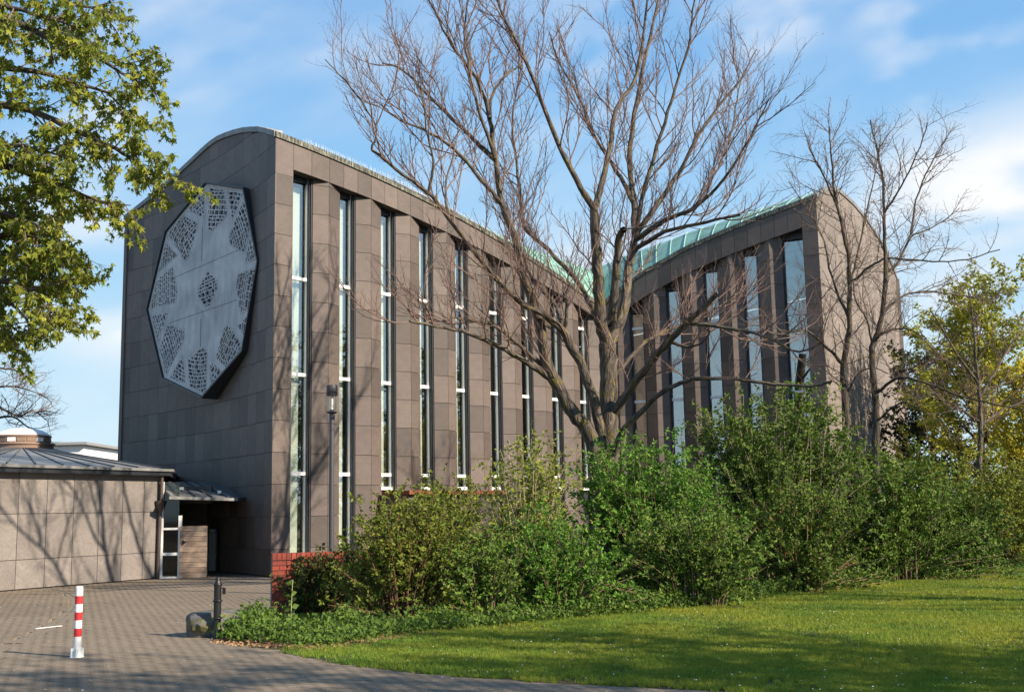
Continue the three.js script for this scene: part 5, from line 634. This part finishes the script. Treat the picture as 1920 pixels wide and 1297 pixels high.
{
  const r = rng(511), lv = new Leaves(r), dry = new Leaves(r);
  const line = [[-4.05, -16.5], [-3.3, -15.9], [-2.6, -15.4], [-2.0, -16.2], [-1.3, -16.9], [-0.2, -17.6], [1.0, -18.4], [2.2, -19.2], [3.8, -20.6], [5.2, -22.4], [7, -24.6], [9, -26.3], [11.5, -28.6], [14.5, -30.2]];
  for (let k = 0; k < 15000; k++) { const f = r() ** 1.5 * (line.length - 1), i = Math.min(line.length - 2, Math.floor(f)), u = f - i, ax = lerp(line[i][0], line[i + 1][0], u), az = lerp(line[i][1], line[i + 1][1], u), wide = f < 4 ? 1.5 : 0.55, o = (r() - 0.15) * wide; const x = ax + (r() - 0.5) * 0.4, z = az - o * 1.2; if (inPoly(lawnPoly, x, z) === false && f > 3) continue; const lump = 0.5 + 1.3 * clamp(0.4 + fbm(x * 1.5, z * 1.5, 4.4, 2) * 1.6), y = (0.04 + 0.22 * r()) * lump; lv.add(x, y, z, r() - 0.5, r() - 0.3, r() - 0.5, 0.035 + 0.045 * r(), shade(r, [0.07, 0.15, 0.02], [0.17, 0.25, 0.035])); }
  const gc = lv.build('ground_cover', LGwide, LEAF, scene); gc.userData = { kind: 'stuff', label: 'low green ground cover along the foot of the shrubs', category: 'ground cover' };
  for (let k = 0; k < 1500; k++) { const f = r() * 4.2, i = Math.min(line.length - 2, Math.floor(f)), u = f - i; const x = lerp(line[i][0], line[i + 1][0], u) + (r() - 0.5) * 0.5, z = lerp(line[i][1], line[i + 1][1], u) + 0.25 + (r() - 0.5) * 0.55; dry.add(x, 0.015 + 0.01 * r(), z, r() - 0.5, (r() - 0.5) * 0.3, r() - 0.5, 0.04 + 0.03 * r(), shade(r, [0.16, 0.085, 0.04], [0.32, 0.2, 0.1])); }
  const dl = dry.build('fallen_leaves', LGwide, std(1, 1, 1, { side: THREE.DoubleSide }), scene); dl.userData = { kind: 'stuff', label: 'brown fallen leaves along the edge of the paving', category: 'fallen leaves' };
}
{
  const r = rng(521), t = thing('tall_weed', 'tall single weed stalk before the brick wall', 'weed', null, [-3.42, 0, -17.6]), l = shoot(r, [0, 0, 0], [0.05, 1, 0], 0.75, 0.011, 0.006, 0.05, 0.12, 6), lv = new Leaves(r);
  mesh('stalk', tube([l], () => 6), std(0.28, 0.3, 0.1), t);
  for (let k = 0; k < 16; k++) { const { p } = along(l, 0.2 + 0.8 * k / 16), a = k * 2.4; lv.add(p[0], p[1], p[2], Math.cos(a), 0.25, Math.sin(a), 0.09 + 0.06 * r(), shade(r, [0.08, 0.15, 0.03], [0.13, 0.2, 0.04])); }
  lv.build('foliage', LGwide, LEAF, t);
}
// ---- grass
{
  const r = rng(601), P = [], N = []; for (let k = 0; k < 9; k++) { const a = r() * 6.28, b = 0.02 * r(), l = 0.6 + 0.5 * r(), bx = Math.cos(a) * b * 1.4, bz = Math.sin(a) * b * 1.4, lx = Math.cos(a) * 0.045 * r() + bx, lz = Math.sin(a) * 0.045 * r() + bz, wx = -Math.sin(a) * 0.004, wz = Math.cos(a) * 0.004; P.push(bx - wx, 0, bz - wz, bx + wx, 0, bz + wz, lx, l * 0.05, lz); }
  const g = new THREE.BufferGeometry(); g.setAttribute('position', new THREE.Float32BufferAttribute(P, 3)); g.computeVertexNormals(); g.setAttribute('uv', new THREE.Float32BufferAttribute(new Float32Array(P.length / 3 * 2), 2));
  const n = 120000, m = [], c = [], x4 = new THREE.Matrix4(), q = new THREE.Quaternion(), e = new THREE.Euler(), p = V(0, 0, 0), s = V(1, 1, 1);
  let made = 0, tries = 0;
  while (made < n && tries++ < 900000) {
    const z = -10.2 - 23 * r() ** 1.25, x = lerp(-0.22, 0.5, r()) * -z + 0.3; if (!inPoly(lawnPoly, x, z)) continue;
    const bare = fbm(x * 0.8, z * 0.8, 7.7, 3), edge = lawnEdge.reduce((a, b) => Math.min(a, Math.hypot(b[0] - x, b[1] - z)), 9); if (r() < smooth(0.02, 0.3, bare) * 0.6 || r() < 0.75 * (1 - clamp(edge / 0.9))) continue;
    const k = (0.6 + 0.8 * r()) * (0.85 + 0.8 * fbm(x * 0.5, z * 0.5, 1.1, 2)); e.set((r() - 0.5) * 0.3, r() * 6.28, (r() - 0.5) * 0.3); x4.compose(p.set(x, 0.003, z), q.setFromEuler(e), s.set(1 + 0.4 * r(), k, 1 + 0.4 * r())); for (let i = 0; i < 16; i++) m.push(x4.elements[i]);
    const t = clamp(0.5 + 1.1 * fbm(x * 0.9 + 5, z * 0.9, 3.3, 3) + (r() - 0.5) * 0.6), b = 0.8 + 0.4 * r(); c.push(lerp(0.15, 0.34, t) * b, lerp(0.26, 0.36, t) * b, lerp(0.03, 0.04, t) * b); made++;
  }
  const im = shadowed(new THREE.InstancedMesh(g, LEAF, made)); im.name = 'grass'; im.instanceMatrix.array.set(m); im.instanceColor = new THREE.InstancedBufferAttribute(new Float32Array(c), 3); im.userData = { kind: 'stuff', label: 'short lawn grass in front of the shrubs', category: 'grass' }; scene.add(im);
  // daisies and petals in the lawn
  const dl = [], dc = []; for (let i = 0; i < 520; i++) { const z = -10.6 - 20 * r() ** 1.2, x = lerp(-0.1, 0.48, r()) * -z; if (!inPoly(lawnPoly, x, z)) continue; dl.push(new THREE.Matrix4().compose(V(x, 0.05 + 0.02 * r(), z), q.setFromEuler(e.set(r() - 0.5, 0, r() - 0.5)).clone(), V(1, 1, 1))); }
  const dm = copies('daisies', new THREE.CylinderGeometry(0.008, 0.006, 0.005, 6), std(0.75, 0.74, 0.68), dl); dm.userData = { kind: 'stuff', label: 'tiny white daisies dotted over the lawn', category: 'daisies' };
}
renderer.render(scene, camera);
